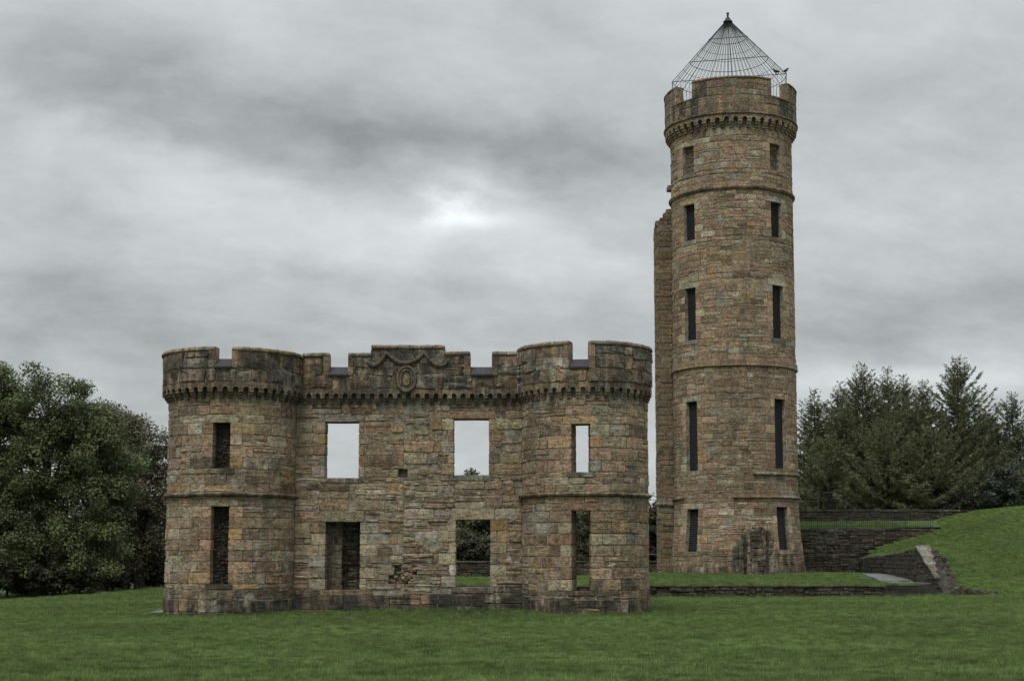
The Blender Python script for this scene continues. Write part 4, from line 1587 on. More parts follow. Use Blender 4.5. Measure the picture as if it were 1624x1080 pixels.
for y0, y1 in ((71.0, 73.5), (73.5, YREAR)):
    S0, L = path_wall(y0, y1)
    # flip so that u runs right as seen from the path side
    Sf = lambda u, v, d, S0=S0, L=L: S0(L - u, v, d)
    ny = 10 if y1 < 74 else 30
    v = 0.0
    while v < 2.4:
        hgt = random.uniform(.17, .30)
        u = 0.0
        while u < L - .02:
            l_ = min(random.uniform(.35, .95), L - u)
            ym = y0 + (y1 - y0) * (1 - (u + l_ / 2) / L)
            ylo = y0 + (y1 - y0) * (1 - (u + l_) / L)
            t = min(wing_top(ym), wing_top(ylo) + .05)
            if v + .06 < t:
                wgm.one(Sf, u, u + l_, v - (.2 if v == 0 else 0), min(v + hgt, t), soot=.7, lich=.25, proud=random.uniform(-.01, .04), jit=.02)
            u += l_
        v += hgt
    # body
    V, Fc = [], []
    N = 14
    for i in range(N + 1):
        y = y0 + (y1 - y0) * i / N
        x = float(wing_x(y)); t = wing_top(y)
        V += [(x + .03, y, -.4), (x + .03, y, t - .03), (x + .9, y, t - .03), (x + .9, y, -.4)]
    for i in range(N):
        for k in range(4):
            Fc.append([i * 4 + k, i * 4 + (k + 1) % 4, (i + 1) * 4 + (k + 1) % 4, (i + 1) * 4 + k])
    Fc += [[0, 1, 2, 3], [N * 4 + 3, N * 4 + 2, N * 4 + 1, N * 4]]
    mb = MB(); mb.add(V, Fc)
    mb.build('wall_core', M_DARKMORTAR, wing)
wgm.build(wing, 300)
# raking coping slabs, the upper ones pale and wet
for i in range(5):
    a, e = 73.55 - i * .36, 73.55 - (i + 1) * .36 + .02
    w2 = (.60, .52, .42, .26, .18, .16, .16)[i] + random.uniform(-.02, .02)
    q = []
    oz, ox = random.uniform(-.01, .01), random.uniform(-.015, .015)
    for y in (a, e):
        x = float(wing_x(y)); t = wing_top(y) + .03
        q += [(x - .05 + ox, y, t + oz), (x + w2 + ox + random.uniform(-.02, .02), y, t + .02 + oz)]
    up = .09
    mb = MB()
    vs = [q[0], q[1], q[3], q[2]]
    mb.add(vs + [(x, y - .03, z + up) for x, y, z in vs], [[0, 3, 2, 1], [4, 5, 6, 7], [0, 1, 5, 4], [1, 2, 6, 5], [2, 3, 7, 6], [3, 0, 4, 7]], (.22, .212, .19) if i < 3 else (.13, .115, .085), (.3, .7, random.random()))
    mb.build('coping_slab', M_STONE, wing)
# rubble that spills beside the coping
rub = Masonry(dict(brown=1.5, grey=3, buff=.5, dark=3, pale=.3, red=0, pink=0, ochre=0), dark=.4)
rubble = thing('rubble_edging', (21.8, 70.9, 0), 'low run of broken stones at the foot of the grass mound', 'stones')
for i in range(36):
    x = 20.9 + 1.9 * (i / 36) ** 1.2
    F = Flat(0, 70.75 + random.uniform(-.1, .2))
    top = .30 * (1 - i / 40) + .05
    rub.one(F, x, x + random.uniform(.18, .4), float(lawn_h(x, 70.7)) - .1, float(lawn_h(x, 70.7)) + random.uniform(.4, 1.0) * top + .08, depth=.5, soot=.6, lich=.6, jit=.06, rough=.08)
for i in range(70):
    k = random.random()
    y = 71 + 2.3 * k
    x = float(wing_x(y)) + .35 + .25 * k + random.uniform(0, .45)
    z = wing_top(y) - .06
    F = Flat(0, y)
    rub.one(F, x, x + random.uniform(.12, .3), z - .1, z + random.uniform(.02, .16), depth=.3, soot=.5, lich=.5, jit=.06, rough=.08)
rub.build(rubble, 300, minpx=5)

# rear retaining walls
def stone_wall(name, label, xa, xb, Y, z0, z1, mas, rowh=(.16, .32), coping=True, thick=.6, soot=.4, lich=.6, zfun=None, kcop=.14):
    t = thing(name, ((xa + xb) / 2, Y, z0), label, 'stone wall')
    m = Masonry(mas, dark=.27)
    F = Flat(0, Y)
    m.fill(F, xa, xb, z0, z1 - (kcop if coping else 0), (), rowh=rowh, len_=(.3, .8), block=(1, 2.6), split=.2, soot=soot, lich=lich, jit=.025, rough=.04, proud=(-.02, .06), depth=.25)
    if coping:
        m.fill(F, xa, xb, z1 - kcop, z1, (), rowh=(kcop, kcop), len_=(.5, 1.0), block=(4, 6), split=0, soot=.3, lich=.9, proud=(.05, .12), depth=thick, weights=dict(grey=3, buff=2, pale=2))
    mb = MB(); wbox(mb, xa, xb, Y + .05, Y + thick, z0, z1 - .06)
    mb.build('wall_core', M_DARKMORTAR, t)
    m.build(t, 300, minpx=9)
    return t


zrw = Z(838, YREAR)
stone_wall('retaining_wall', 'tall dark rubble retaining wall under the iron railing, right of the tower', 11.0, 29.5, YREAR, .3, zrw,
           dict(dark=4, grey=3, brown=.5, red=0, ochre=0, pink=0, buff=.2, pale=.8), coping=False)
stone_wall('rubble_wall', 'low rubble wall seen behind the castle front, left of the tower', -14, 10.9, YREAR, .2, Z(889, YREAR),
           dict(dark=3, grey=4, brown=1, red=.1, ochre=.1, pale=1.2), soot=.3)
zbw = P(1400, 808, 108).z
stone_wall('boundary_wall', 'dark boundary wall with pale coping behind the railing, below the conifers', X(1262, 800, 108), X(1535, 800, 108), 108, zbw - 1.9, zbw,
           dict(dark=5, grey=2, brown=1, red=.1, ochre=.1, pale=.1), soot=.9, lich=.1)
# railings
rail = thing('iron_railing', (16, YREAR + .35, zrw), 'thin dark iron railing on top of the retaining wall', 'railing')
xr0, xr1 = 12.2, X(1481, 830, YREAR)
yr = YREAR + .3
zr1 = P(1400, 808.5, yr).z
nb = int((xr1 - xr0) / .135)
base_h = lambda x: float(upper_h(x, yr + .1)) - .05
for i in range(nb + 1):
    x = xr0 + (xr1 - xr0) * i / nb
    mb = MB()
    post = i % 14 == 0
    tube(mb, [(x, yr, base_h(x)), (x, yr, zr1)], .028 if post else .012, 5)
    mb.build('post' if post else 'bar', M_IRON, rail)
for zo in (zr1, ):
    mb = MB(); tube(mb, [(xr0, yr, zo), (xr1, yr, zo)], .022, 5); mb.build('rail', M_IRON, rail)
mb = MB(); tube(mb, [(xr0, yr, base_h(xr0) + .16), (xr1, yr, base_h(xr1) + .16)], .018, 5); mb.build('rail', M_IRON, rail)
gate = thing('iron_fence_panel', (P(1310, 800, 112).x, 112, upper_h(20, 112)), 'dark iron fence panel above the boundary wall beside the tower', 'fence')
yg2 = 112
for px in np.linspace(1306, 1350, 17):
    mb = MB(); p = P(px, 780, yg2)
    tube(mb, [(p.x, yg2, p.z - 2.4), (p.x, yg2, p.z)], .016 if px not in (1306, 1350) else .035, 5); mb.build('bar', M_IRON, gate)
mb = MB(); tube(mb, [P(1305, 781, yg2), P(1351, 779, yg2)], .03, 5); mb.build('rail', M_IRON, gate)
for py in (783, 790, 795):
    mb = MB(); tube(mb, [P(1250, py, yg2), P(1296, py, yg2)], .022, 5); mb.build('rail', M_IRON, gate)
mb = MB(); tube(mb, [P(1298, 782, yg2), P(1298, 835, yg2)], .09, 6); mb.build('post', M_IRON, gate)
lr = thing('post_and_rail', (P(1040, 880, 99).x, 99, 1.0), 'pale single-rail fence in the gap between castle front and tower', 'fence')
mb = MB(); tube(mb, [P(1010, 879.5, 99), P(1085, 878, 99)], .03, 5); mb.build('rail', M_GALV, lr)
for px in (1012, 1046, 1082):
    mb = MB(); p = P(px, 878, 99); tube(mb, [(p.x, 99, .9), (p.x, 99, p.z + .04)], .04, 5); mb.build('post', M_GALV, lr)

# loose stones at the castle foot
sl = MB()
p = P(249, 971, YF + .2)
gz = float(lawn_h(p.x, p.y))
vs = [(p.x - .42, p.y - .35, gz - .02), (p.x + .36, p.y - .40, gz + .06), (p.x + .40, p.y + .45, gz + .14), (p.x - .10, p.y + .5, gz + .04)]
sl.add(vs + [(x, y, z + .09) for x, y, z in vs], [[0, 3, 2, 1], [4, 5, 6, 7], [0, 1, 5, 4], [1, 2, 6, 5], [2, 3, 7, 6], [3, 0, 4, 7]], (.3, .3, .3), (.2, .5, .3))
tag(sl.build('stone_slab', M_PATH, None, loc=(p.x, p.y, gz)), 'flat grey slab lying on grass at the left tower corner', 'stone slab')
mo = MB()
p = P(937, 970, YF - RT_ - .12)
g = stone_geo(Flat(0, p.y), p.x - .34, p.x + .34, float(lawn_h(p.x, p.y)) - .08, float(lawn_h(p.x, p.y)) + .22, proud=.02, depth=.16, jit=.09, cham=.03, rough=.04)
mo.add(g[0], g[1], (.15, .14, .06), (.2, .3, .2))
tag(mo.build('mossy_stone', M_STONE, None, loc=(p.x, p.y, 0)), 'mossy yellowish stone leaning on the right tower base', 'stone')
dp = MB()
for i in range(1):
    q = P(12, 952, 80)
ang = np.linspace(0, 2 * math.pi, 29)[:-1]
c = P(8, 950, 76); rx, ry = 1.7, 3.4
vs = [(c.x, c.y, float(lawn_h(c.x, c.y)) + .05)]
for t in ang:
    k = 1 + .25 * math.sin(3 * t + 1) + random.uniform(-.1, .1)
    x, y = c.x + rx * k * math.cos(t), c.y + ry * k * math.sin(t)
    vs.append((x, y, float(lawn_h(x, y)) + .012))
dp.add(vs, [[0, i + 1, (i + 1) % 28 + 1] for i in range(28)])
tag(dp.build('bare_ground', M_SOIL), kind='structure')


# ================================================================== TREES
def leaves(centers, radii, counts, size, cols, seed, droop=.25, flat=.75):
    """leaf faces in clumps: centres (n,3), radii (n,), counts (n,), colour per clump (n,3)"""
    g = np.random.default_rng(seed)
    idx = np.repeat(np.arange(len(centers)), counts)
    N = len(idx)
    d = g.normal(size=(N, 3)); d /= np.linalg.norm(d, axis=1)[:, None]
    rr = g.random(N) ** .45
    off = d * rr[:, None] * radii[idx][:, None]
    off[:, 2] *= flat
    p = centers[idx] + off
    # normal leans outwards and up
    nrm = d * .7 + np.array([0, 0, .7]) + g.normal(size=(N, 3)) * .55
    nrm /= np.linalg.norm(nrm, axis=1)[:, None]
    a = np.cross(nrm, g.normal(size=(N, 3))); a /= np.linalg.norm(a, axis=1)[:, None]
    c = np.cross(nrm, a)
    s = size * g.uniform(.6, 1.35, N)
    A = a * s[:, None] * .5; B = c * s[:, None] * .34
    fold = nrm * (s * .12)[:, None]
    V = np.stack([p - A, p + B - fold, p + A * 1.1, p - B - fold], 1).reshape(-1, 3)
    F = np.arange(4 * N).reshape(-1, 4)
    col = cols[idx] * g.uniform(.8, 1.2, N)[:, None]
    return V, F, col


def broadleaf(name, label, base, height, lobes, nclump, size, per, col, col2, seed, trunk_r=.4, group=None, clump_r=(.55, 1.0), shell=.55, cat='tree'):
    """lobes: list of (dx, dy, z, rx, ry, rz) ellipsoids relative to the base"""
    g = np.random.default_rng(seed)
    t = thing(name, base, label, cat, group)
    lob = np.array(lobes, float)
    vol = lob[:, 3] * lob[:, 4] * lob[:, 5]
    pick_ = g.choice(len(lob), nclump, p=vol ** .7 / (vol ** .7).sum())
    d = g.normal(size=(nclump, 3)); d /= np.linalg.norm(d, axis=1)[:, None]
    r = shell + (1 - shell) * g.random(nclump) ** .6
    r = np.where(g.random(nclump) < .16, g.random(nclump), r)
    r *= g.uniform(.86, 1.10, nclump)
    cen = lob[pick_, :3] + d * r[:, None] * lob[pick_, 3:6]
    cen += np.array(base)
    keep = cen[:, 2] > base[2] + .5
    cen = cen[keep]
    rad = g.uniform(*clump_r, len(cen))
    cc_k = g.uniform(.62, 1.38, len(cen))[:, None]
    cnt = (per * (rad / np.mean(clump_r)) ** 2 * g.uniform(.6, 1.3, len(cen))).astype(int)
    mixf = g.random(len(cen))[:, None]
    cc = (np.array(col) * (1 - mixf) + np.array(col2) * mixf) * cc_k
    V, F, cl_ = leaves(cen, rad, cnt, size, cc, seed + 1)
    fast_mesh('crown', V, F, M_LEAF, t, cl_)
    mb = MB()
    B = Vector(base)
    zt = height * .55
    bend = g.uniform(-.3, .3, 2)
    tr = [B + Vector((0, 0, -.3)), B + Vector((bend[0] * .3, bend[1] * .3, zt * .3)), B + Vector((bend[0], bend[1], zt * .65)), B + Vector((bend[0] * 1.4, bend[1], zt * 1.1)), B + Vector((bend[0] * 1.2, bend[1], height * .85))]
    tube(mb, tr, [trunk_r * 1.35, trunk_r, trunk_r * .8, trunk_r * .5, .05], 9)
    for k in range(min(26, max(8, len(cen) // 8))):
        tgt = Vector(cen[g.integers(len(cen))])
        f = g.uniform(.15, .75)
        st = B + (tr[2] - B) * f if f < .6 else tr[2]
        st = Vector((st.x, st.y, B.z + zt * f))
        midp = st.lerp(tgt, .5) + Vector((0, 0, g.uniform(.0, .12) * (tgt - st).length))
        tube(mb, [st, midp, tgt], [trunk_r * .32, trunk_r * .17, .025], 5)
    mb.build('trunk', M_BARK, t)
    return t


def at(px, Y, z=None):
    x = X(px, 900, Y)
    return (x, Y, float(lawn_h(x, Y)) if z is None else z)


G1 = 'broadleaf trees left of the castle'
gA, gA2 = (.092, .112, .050), (.135, .156, .068)
bA, bA2 = (.095, .090, .058), (.135, .122, .075)
broadleaf('sycamore_tree', 'largest mid-green broadleaf tree at far left of the castle', at(62, 88), 13.8,
          [(-.6, 0, 8.8, 3.9, 3.4, 4.3), (1.9, -.5, 8.0, 3.3, 3, 4.2), (-3, .5, 7.4, 3.4, 3, 5.0), (3.2, 0, 4.8, 2.3, 2.6, 3.4), (-.5, -1.5, 4.2, 3.6, 2.6, 3.4), (-1.0, -1, 11.5, 2.5, 2.4, 2.4), (1.0, -.6, 11.1, 2.4, 2.2, 2.2), (2.6, -.4, 9.6, 2.2, 2.2, 2.2), (-3.2, 0, 11.0, 2.5, 2.4, 2.8), (3.7, .4, 7.8, 2.4, 2, 3.2), (-4.4, -.6, 4, 2.8, 2.4, 3.2), (1.8, -1.2, 2.6, 3.2, 2.0, 2.0), (-2.4, -1.2, 2.4, 3.2, 2.0, 1.9)],
          600, .155, 235, gA, gA2, 21, .45, G1)
broadleaf('dark_tree', 'dark brownish-green tree between the big green tree and the left tower', at(222, 97), 12,
          [(0, 0, 8.0, 2.4, 2.5, 3.4), (1.6, .3, 6.2, 1.9, 2, 3.8), (-1.8, 0, 7.6, 2.0, 2.2, 4.2), (-.4, 0, 4.4, 2.6, 2.4, 3.0), (2.0, 0, 3.0, 1.6, 1.6, 2.6), (-1.2, -.5, 2.2, 2.0, 1.6, 1.8), (-.9, 0, 9.9, 1.6, 1.6, 2.0), (1.2, 0, 9.0, 1.2, 1.3, 1.6)],
          290, .155, 170, bA, bA2, 33, .32, G1)
broadleaf('dark_tree', 'dark tree filling the gap low behind the two left trees', at(165, 103), 12,
          [(0, 0, 8.8, 3.0, 2.4, 3.8), (-1.6, 0, 9.6, 2.6, 2.2, 3.2), (1.4, 0, 7.4, 2.6, 2.2, 3.4), (0, 0, 4.0, 4.2, 2.4, 3.4)], 330, .18, 170, bA, gA, 35, .35, G1)
broadleaf('dark_tree', 'dark tree partly cut by the left photo edge behind the green one', at(-60, 98), 13,
          [(0, 0, 8.8, 4.0, 3, 4.6), (1, 0, 4, 4.4, 3, 3.6)], 220, .24, 130, bA, gA, 36, .4, G1)
# undergrowth at their feet
for i, (px, Y, wd, hh, lab) in enumerate([(58, 86.5, 3.6, 2.7, 'wide dark undergrowth bush round the trunk of the big green tree'), (12, 92, 3.4, 2.6, 'dark undergrowth bush at the left photo edge under the trees'), (110, 94, 3.6, 3.0, 'dark undergrowth bush under the big green tree'),
                                          (205, 99, 2.6, 2.6, 'dark undergrowth bush left of the tower under the brown tree'), (262, 101, 2.6, 3.2, 'dark undergrowth bush closest to the left tower edge')]):
    broadleaf('undergrowth_bush', lab, at(px, Y), hh, [(0, 0, hh * .45, wd, 1.2, hh * .55), (wd * .5, 0, hh * .35, wd * .6, 1, hh * .4)], 110, .17, 140, (.05, .055, .03), (.08, .08, .045), 60 + i, .08, 'bushes under the left trees', (.35, .6), cat='bush')
# trees behind the castle front, seen through its openings
gB, gB2 = (.08, .095, .046), (.12, .135, .062)
for i, (px, Y, top, wd, lab) in enumerate([
        (760, 118, 737, 2.2, 'tree whose leafy tip shows in the upper right castle window'),
        (640, 122, 775, 4.4, 'tree hidden mostly by the wall between the castle windows'),
        (850, 121, 772, 4.0, 'tree behind the castle wall right of the lower window'),
        (925, 119, 775, 3.4, 'dark tree seen through the lower window of the right half-round tower'),
        (1028, 118, 800, 2.6, 'tree seen in the gap between castle front and tall tower')]):
    b0 = at(px, Y, 2.2)
    ht = P(px, top, Y).z - b0[2]
    broadleaf('background_tree', lab, b0, ht, [(0, 0, ht * .62, wd * .8, 2.0, ht * .40), (wd * .5, 0, ht * .4, wd * .8, 2, ht * .36), (-wd * .5, 0, ht * .38, wd * .8, 2, ht * .36), (0, -.6, ht * .2, wd * 1.1, 1.6, ht * .25)],
              120, .24, 90, gB, gB2, 80 + i, .25, 'trees behind the castle', (.45, .8))


for i, px in enumerate((735, 790, 850, 905, 955, 1010, 1050)):
    b0 = (X(px, 880, 101.5), 101.5 + random.uniform(-1, 1.5), 1.2)
    hh = random.uniform(2.2, 3.2) if px < 1000 else 4.6
    broadleaf('wall_bush', ('dark bush behind the rubble wall, ' + ('leftmost seen through the wide lower window', 'rightmost seen through the wide lower window', 'hidden by the front beside the right tower', 'left in the narrow lower window', 'right in the narrow lower window', 'just behind the right tower edge', 'beside the foot of the tall tower')[i]),
              b0, hh, [(0, 0, hh * .5, 1.7, 1.2, hh * .5), (.8, 0, hh * .35, 1.4, 1, hh * .4)], 60, .2, 110, (.05, .055, .03), (.08, .08, .045), 160 + i, .08, 'bushes behind the rubble wall', (.35, .6), cat='bush')


def conifer(label, px, Y, top_py, rbase, zbase, seed, col, col2, density=1.0, sparse_top=.25, lean=0.0, group='conifers right of the tower', name='larch_tree'):
    g = np.random.default_rng(seed)
    x = X(px, top_py, Y)
    ztop = P(px, top_py, Y).z
    H = ztop - zbase
    t = thing(name, (x, Y, zbase), label, 'tree', group)
    mb = MB()
    axis = lambda h: Vector((x + lean * h / H, Y, zbase + h))
    tube(mb, [axis(-.3), axis(H * .3), axis(H * .7), axis(H)], [.24, .17, .07, .012], 6)
    VV, FF, CC = [], [], []
    h = H * .06
    nv = 0
    while h < H - .15:
        f = h / H
        prof = (1 - f) ** 1.0
        nbr = int(g.integers(4, 7)) if f < .9 else 3
        a0 = g.random() * 6.28
        for k in range(nbr):
            an = a0 + k * 2 * math.pi / nbr + g.uniform(-.4, .4)
            L = rbase * prof * g.uniform(.65, 1.18) + .22
            elev0 = g.uniform(-.05, .30) + .55 * f
            sag = g.uniform(.10, .28) * (1 - f)
            dirv = Vector((math.cos(an), math.sin(an), 0))
            P0 = axis(h)
            nseg = max(3, int(L / .5))
            pts = []
            for s in range(nseg + 1):
                q = s / nseg
                zz = L * (elev0 * q - sag * 2.2 * q * (1 - .75 * q) * q + (.10 + .25 * f) * q ** 3)
                pts.append(P0 + dirv * (L * q) + Vector((0, 0, zz)))
            tube(mb, pts, [max(.006, .035 * (1 - s / nseg) * (1 - f * .6)) for s in range(nseg + 1)], 3, cap=False)
            # twigs: short feathery strips either side, thinner towards bare tips at the top of the tree
            den = density * (1 if f < .72 else max(.22, 1 - (f - .72) * 3.0))
            nt_ = int(L * 40 * den) + 3
            q = g.random(nt_) ** .8
            seg = np.clip((q * nseg).astype(int), 0, nseg - 1)
            fr_ = q * nseg - seg
            pa = np.array([tuple(p) for p in pts])
            pos = pa[seg] * (1 - fr_)[:, None] + pa[seg + 1] * fr_[:, None]
            side = np.array([-dirv.y, dirv.x, 0.0]); fw = np.array([dirv.x, dirv.y, 0.0])
            sgn = g.choice([-1, 1], nt_)
            tl = g.uniform(.22, .62, nt_) * (.45 + .8 * prof) * (1.1 - .4 * q)
            td = side[None] * (sgn * g.uniform(.3, 1.0, nt_))[:, None] + fw[None] * g.uniform(.15, .9, nt_)[:, None]
            td[:, 2] += g.uniform(-.75, .30, nt_) + .45 * f
            td /= np.linalg.norm(td, axis=1)[:, None]
            for rep in range(3):
                jd = td + g.normal(size=(nt_, 3)) * .20
                jd /= np.linalg.norm(jd, axis=1)[:, None]
                wv = np.cross(jd, g.normal(size=(nt_, 3))); wv /= np.linalg.norm(wv, axis=1)[:, None]
                wdt = g.uniform(.016, .038, nt_)[:, None]
                o = pos + td * (tl * g.uniform(0, .45, nt_))[:, None]
                ll = (tl * g.uniform(.6, 1.2, nt_))[:, None]
                V = np.stack([o, o + jd * ll * .5 + wv * wdt, o + jd * ll, o + jd * ll * .5 - wv * wdt], 1).reshape(-1, 3)
                F = np.arange(4 * nt_).reshape(-1, 4) + nv
                nv += 4 * nt_
                VV.append(V); FF.append(F)
                mf = g.random((nt_, 1))
                CC.append((np.array(col) * (1 - mf) + np.array(col2) * mf) * g.uniform(.75, 1.25, (nt_, 1)))
        h += g.uniform(.26, .48) * (1 if f < .8 else .75)
    fast_mesh('crown', np.concatenate(VV), np.concatenate(FF), M_NEEDLE, t, np.concatenate(CC))
    mb.build('trunk', M_TWIG, t)


cA, cA2 = (.098, .110, .054), (.165, .174, .084)
cB, cB2 = (.065, .080, .052), (.10, .115, .072)
con = [
    ('conifer standing nearest the tall tower, slim with thin tip', 1288, 124, 618, 2.6, cA, cA2),
    ('broad conifer with a double-layered top, second from the tower', 1366, 121, 578, 3.4, cA, cA2),
    ('shorter conifer tucked left behind the broad one', 1335, 127, 606, 2.6, cA, cA2),
    ('thin-tipped conifer just right of the broad one', 1408, 125, 584, 2.7, cA, cA2),
    ('conifer with bare spiky tip in the middle of the conifers', 1431, 128, 592, 2.5, cA, cA2),
    ('low conifer filling the dip left of the highest conifer', 1465, 122, 603, 2.9, cA, cA2),
    ('highest conifer, pointed above all the others', 1514, 119, 565, 3.7, cA, cA2),
    ('sparse grey-green conifer at right photo edge with bare tip', 1603, 126, 620, 2.4, cB, cB2),
    ('dark conifer low between the highest one and the right photo edge', 1566, 128, 655, 2.8, cB, cB2),
    ('conifer filling the gap between the broad one and the low one', 1448, 119, 632, 3.0, cA, cA2),
    ('conifer behind the wall between the tower and the broad one', 1338, 119, 640, 2.8, cA, cA2),
    ('conifer leaning into the dip right of the highest one', 1548, 121, 640, 2.8, cA, cA2),
    ('front conifer with low drooping boughs above the boundary wall', 1402, 114, 668, 3.6, cA, cA2),
    ('front conifer with drooping boughs above the wall end', 1478, 114, 676, 3.4, cA, cA2),
    ('front conifer with drooping boughs beside the tall tower', 1312, 115, 690, 3.2, cA, cA2)]
for i, (lab, px, Y, top, rb, c1, c2) in enumerate(con):
    conifer(lab, px, Y, top, rb * 1.75, 4.4, 100 + i, c1, c2, density=1.25 if i < 7 else 1.1, lean=random.uniform(-.25, .25))
# dark bushes on the crest at right
for i, (px, Y, topy, wd, lab) in enumerate([(1560, 112, 742, 3.0, 'dark blue-green bush on the crest beyond the wall end'), (1612, 110, 728, 2.6, 'dark bush on the crest at the right photo edge'), (1520, 113, 770, 2.2, 'small dark bush right behind the wall end')]):
    b0 = (X(px, 800, Y), Y, 4.2)
    ht = P(px, topy, Y).z - b0[2]
    broadleaf('crest_bush', lab, b0, ht, [(0, 0, ht * .5, wd, 1.8, ht * .5), (wd * .5, 0, ht * .35, wd * .7, 1.5, ht * .4), (-wd * .5, 0, ht * .3, wd * .7, 1.5, ht * .35)],
              110, .2, 100, (.05, .062, .046), (.08, .095, .066), 140 + i, .1, 'bushes on the right crest', (.35, .65), cat='bush')
# a far wood that closes the view behind everything
g = np.random.default_rng(77)
n = 900
fx_ = g.uniform(-140, 170, n); fy_ = g.uniform(150, 190, n)
fh = lawn_h(fx_, fy_)
cen = np.stack([fx_, fy_, fh + g.uniform(.2, 4.6, n)], 1)
V, F, cl_ = leaves(cen, g.uniform(1.2, 2.4, n), np.full(n, 60), .55, np.tile(np.array([(.04, .05, .024)]), (n, 1)) * g.uniform(.7, 1.3, (n, 1)), 78)
tag(fast_mesh('far_wood', V, F, M_LEAF, None, cl_), kind='stuff')

# ================================================================== GRASS BLADES
def blade_patch(name, size, n, seed, hmin, hmax, wid):
    g = np.random.default_rng(seed)
    p = g.uniform(-size / 2, size / 2, (n, 2))
    an = g.uniform(0, 2 * math.pi, n)
    cl = vnoise(p[:, 0] * 5 + seed, p[:, 1] * 5)
    hh = g.uniform(hmin, hmax, n) * (.45 + 1.0 * cl)
    ln = g.uniform(.1, .8, n) * hh
    la = g.uniform(0, 2 * math.pi, n)
    w = wid * g.uniform(.6, 1.3, n)
    b0 = np.stack([p[:, 0] - np.cos(an) * w, p[:, 1] - np.sin(an) * w, np.full(n, -.01)], 1)
    b1 = np.stack([p[:, 0] + np.cos(an) * w, p[:, 1] + np.sin(an) * w, np.full(n, -.01)], 1)
    tip = np.stack([p[:, 0] + np.cos(la) * ln, p[:, 1] + np.sin(la) * ln, hh], 1)
    V = np.stack([b0, b1, tip], 1).reshape(-1, 3)
    F = np.arange(3 * n).reshape(-1, 3)
    base = np.array([(.102, .162, .044)]); alt = np.array([(.175, .210, .075)]); dk = np.array([(.064, .108, .032)])
    m = g.random((n, 1)); k = cl[:, None]
    col = base * (1 - m * .6) + alt * m * .6
    col = col * k + dk * (1 - k) * .7 + col * (1 - k) * .3
    col = col * g.uniform(.6, 1.45, (n, 1))
    return fast_mesh(name, V, F, M_BLADE, None, col)


def scatter(name, patch, pts, seed):
    g = np.random.default_rng(seed)
    me = bpy.data.meshes.new(name)
    me.from_pydata([tuple(p) for p in pts], [], [])
    a = me.attributes.new('turn', 'FLOAT', 'POINT')
    a.data.foreach_set('value', g.uniform(0, 6.283, len(pts)).astype(np.float32))
    s = me.attributes.new('grow', 'FLOAT', 'POINT')
    vn = .5 * vnoise(np.array(pts)[:, 0] * .35 + 50, np.array(pts)[:, 1] * .55) + .5 * vnoise(np.array(pts)[:, 0] * 1.3 + 9, np.array(pts)[:, 1] * 1.9)
    s.data.foreach_set('value', (.45 + 1.15 * vn).astype(np.float32))
    o = bpy.data.objects.new(name, me)
    C.objects.link(o)
    ng = bpy.data.node_groups.new(name + '_nodes', 'GeometryNodeTree')
    ng.interface.new_socket('Geometry', in_out='INPUT', socket_type='NodeSocketGeometry')
    ng.interface.new_socket('Geometry', in_out='OUTPUT', socket_type='NodeSocketGeometry')
    N = ng.nodes.new
    gi, go = N('NodeGroupInput'), N('NodeGroupOutput')
    ip = N('GeometryNodeInstanceOnPoints')
    oi = N('GeometryNodeObjectInfo')
    oi.transform_space = 'ORIGINAL'
    oi.inputs[0].default_value = patch
    oi.inputs['As Instance'].default_value = True
    at_ = N('GeometryNodeInputNamedAttribute'); at_.data_type = 'FLOAT'; at_.inputs[0].default_value = 'turn'
    gr_ = N('GeometryNodeInputNamedAttribute'); gr_.data_type = 'FLOAT'; gr_.inputs[0].default_value = 'grow'
    cx = N('ShaderNodeCombineXYZ'); cs = N('ShaderNodeCombineXYZ')
    cs.inputs[0].default_value = 1.0; cs.inputs[1].default_value = 1.0
    l = ng.links.new
    l(at_.outputs[0], cx.inputs[2]); l(gr_.outputs[0], cs.inputs[2])
    l(gi.outputs[0], ip.inputs['Points']); l(oi.outputs['Geometry'], ip.inputs['Instance'])
    l(cx.outputs[0], ip.inputs['Rotation']); l(cs.outputs[0], ip.inputs['Scale'])
    l(ip.outputs[0], go.inputs[0])
    md = o.modifiers.new('scatter', 'NODES')
    md.node_group = ng
    tag(o, kind='stuff')
    return o


def cells(y0, y1, step, hfun, xr=None, ok=None):
    out = []
    y = y0
    while y < y1:
        xm = .40 * y + 6
        lo, hi = (-xm, xm) if xr is None else xr(y)
        xx = np.arange(lo, hi, step) + random.uniform(0, step)
        for x in xx:
            X0, Y0 = x + random.uniform(-.1, .1) * step, y + random.uniform(-.1, .1) * step
            if ok is None or ok(X0, Y0):
                out.append((X0, Y0, float(hfun(X0, Y0))))
        y += step
    return out


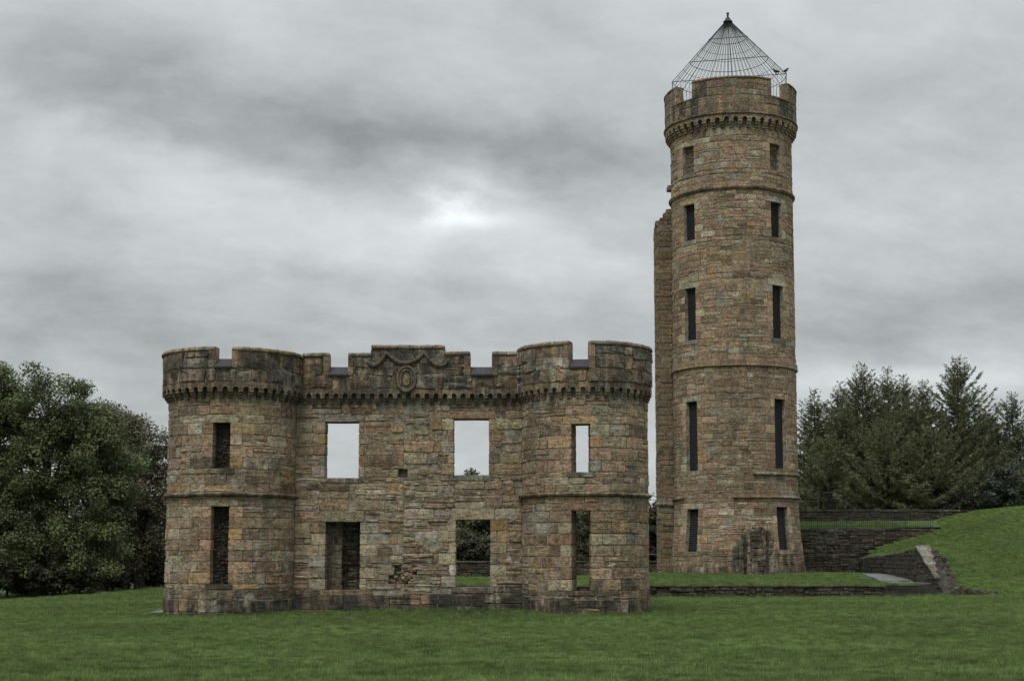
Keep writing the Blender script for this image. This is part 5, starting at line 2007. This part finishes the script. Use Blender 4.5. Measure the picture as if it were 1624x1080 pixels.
inside = lambda x, y: not (y > YF - .2 and y < YF + 1 and xl0 - 2 * RT_ < x < xl1 + 2 * RT_) and math.hypot(x - cxl, y - YF) > RT_ + .5 and math.hypot(x - cxr, y - YF) > RT_ + .5
near_patch = blade_patch('grass', 1.0, 2600, 3, .025, .075, .0055)
near_patch.location = (0.0, 17.5, float(lawn_h(0, 17.5)))
tag(near_patch, kind='stuff')
far_patch = blade_patch('grass', 1.6, 2600, 4, .03, .09, .009)
far_patch.location = (0.0, 70.0, float(lawn_h(0, 70.0)))
tag(far_patch, kind='stuff')
scatter('grass', near_patch, cells(17, 46, .92, lawn_h, ok=inside), 1)
scatter('grass', far_patch, cells(46, 70.6, 1.45, lawn_h, ok=inside) + cells(70.6, 100, 1.5, lawn_h, xr=lambda y: (-.375 * y - 1, -9.2)), 2)
scatter('grass', far_patch, cells(72.0, YREAR - .5, 1.5, terrace_h, xr=lambda y: (-8, float(wing_x(y)) - 2.2), ok=lambda x, y: math.hypot(x - cxt, y - YT) > 4.9), 3)
small_patch = blade_patch('grass', .62, 460, 14, .05, .12, .011)
small_patch.location = (24.0, 78.0, float(mound_h(24.0, 78.0)))
tag(small_patch, kind='stuff')
_ca = small_patch.data.color_attributes['tint']
_ar = np.empty(len(_ca.data) * 4, np.float32)
_ca.data.foreach_get('color', _ar)
_ar = _ar.reshape(-1, 4) * np.array([1.32, 1.25, 1.15, 1.0], np.float32)  # bank blades brightened in colour, standing in for light on the tilted slope
_ca.data.foreach_set('color', _ar.ravel())
scatter('grass', small_patch, cells(71.2, 110, .52, lambda x, y: float(mound_h(x, y)) - .01, xr=lambda y: (float(wing_x(y)) + .9, .375 * y + 2)), 4)
scatter('grass', far_patch, cells(YREAR + 1.2, 107, 1.5, upper_h, xr=lambda y: (12, 27)), 5)
# ragged longer grass against the foot of the castle walls and along the terrace edge
tuft = blade_patch('grass_tuft', .55, 200, 9, .05, .17, .009)
pts = []
for u in np.arange(xl0, xl1, .38):
    pts.append((u, YF - .28, float(lawn_h(u, YF - .28))))
for cc_ in (cxl, cxr):
    for t in np.arange(-1.5, 1.5, .17):
        x, y = cc_ + (RT_ + .26) * math.sin(t), YF - (RT_ + .26) * math.cos(t)
        pts.append((x, y, float(lawn_h(x, y))))
tuft.location = (xl0 + .1, YF - .3, float(lawn_h(xl0, YF - .3)))
tag(tuft, kind='stuff')
for x in np.arange(XT0, XR_T + 3, .5):
    pts.append((x, YTER - .2, float(lawn_h(x, YTER - .2))))
    if x < XR_T: pts.append((x, YTER + .3, float(terrace_h(x, YTER + .3))))
for t in np.arange(-1.8, 1.5, .11):
    x, y = cxt + 4.15 * math.sin(t), YT - 4.15 * math.cos(t)
    pts.append((x, y, float(terrace_h(x, y))))
pts += [(x + random.uniform(-.15, .15), y - random.uniform(.05, .35), z) for x, y, z in pts if y < 60 and random.random() < .6]
scatter('grass_tuft', tuft, pts, 6)
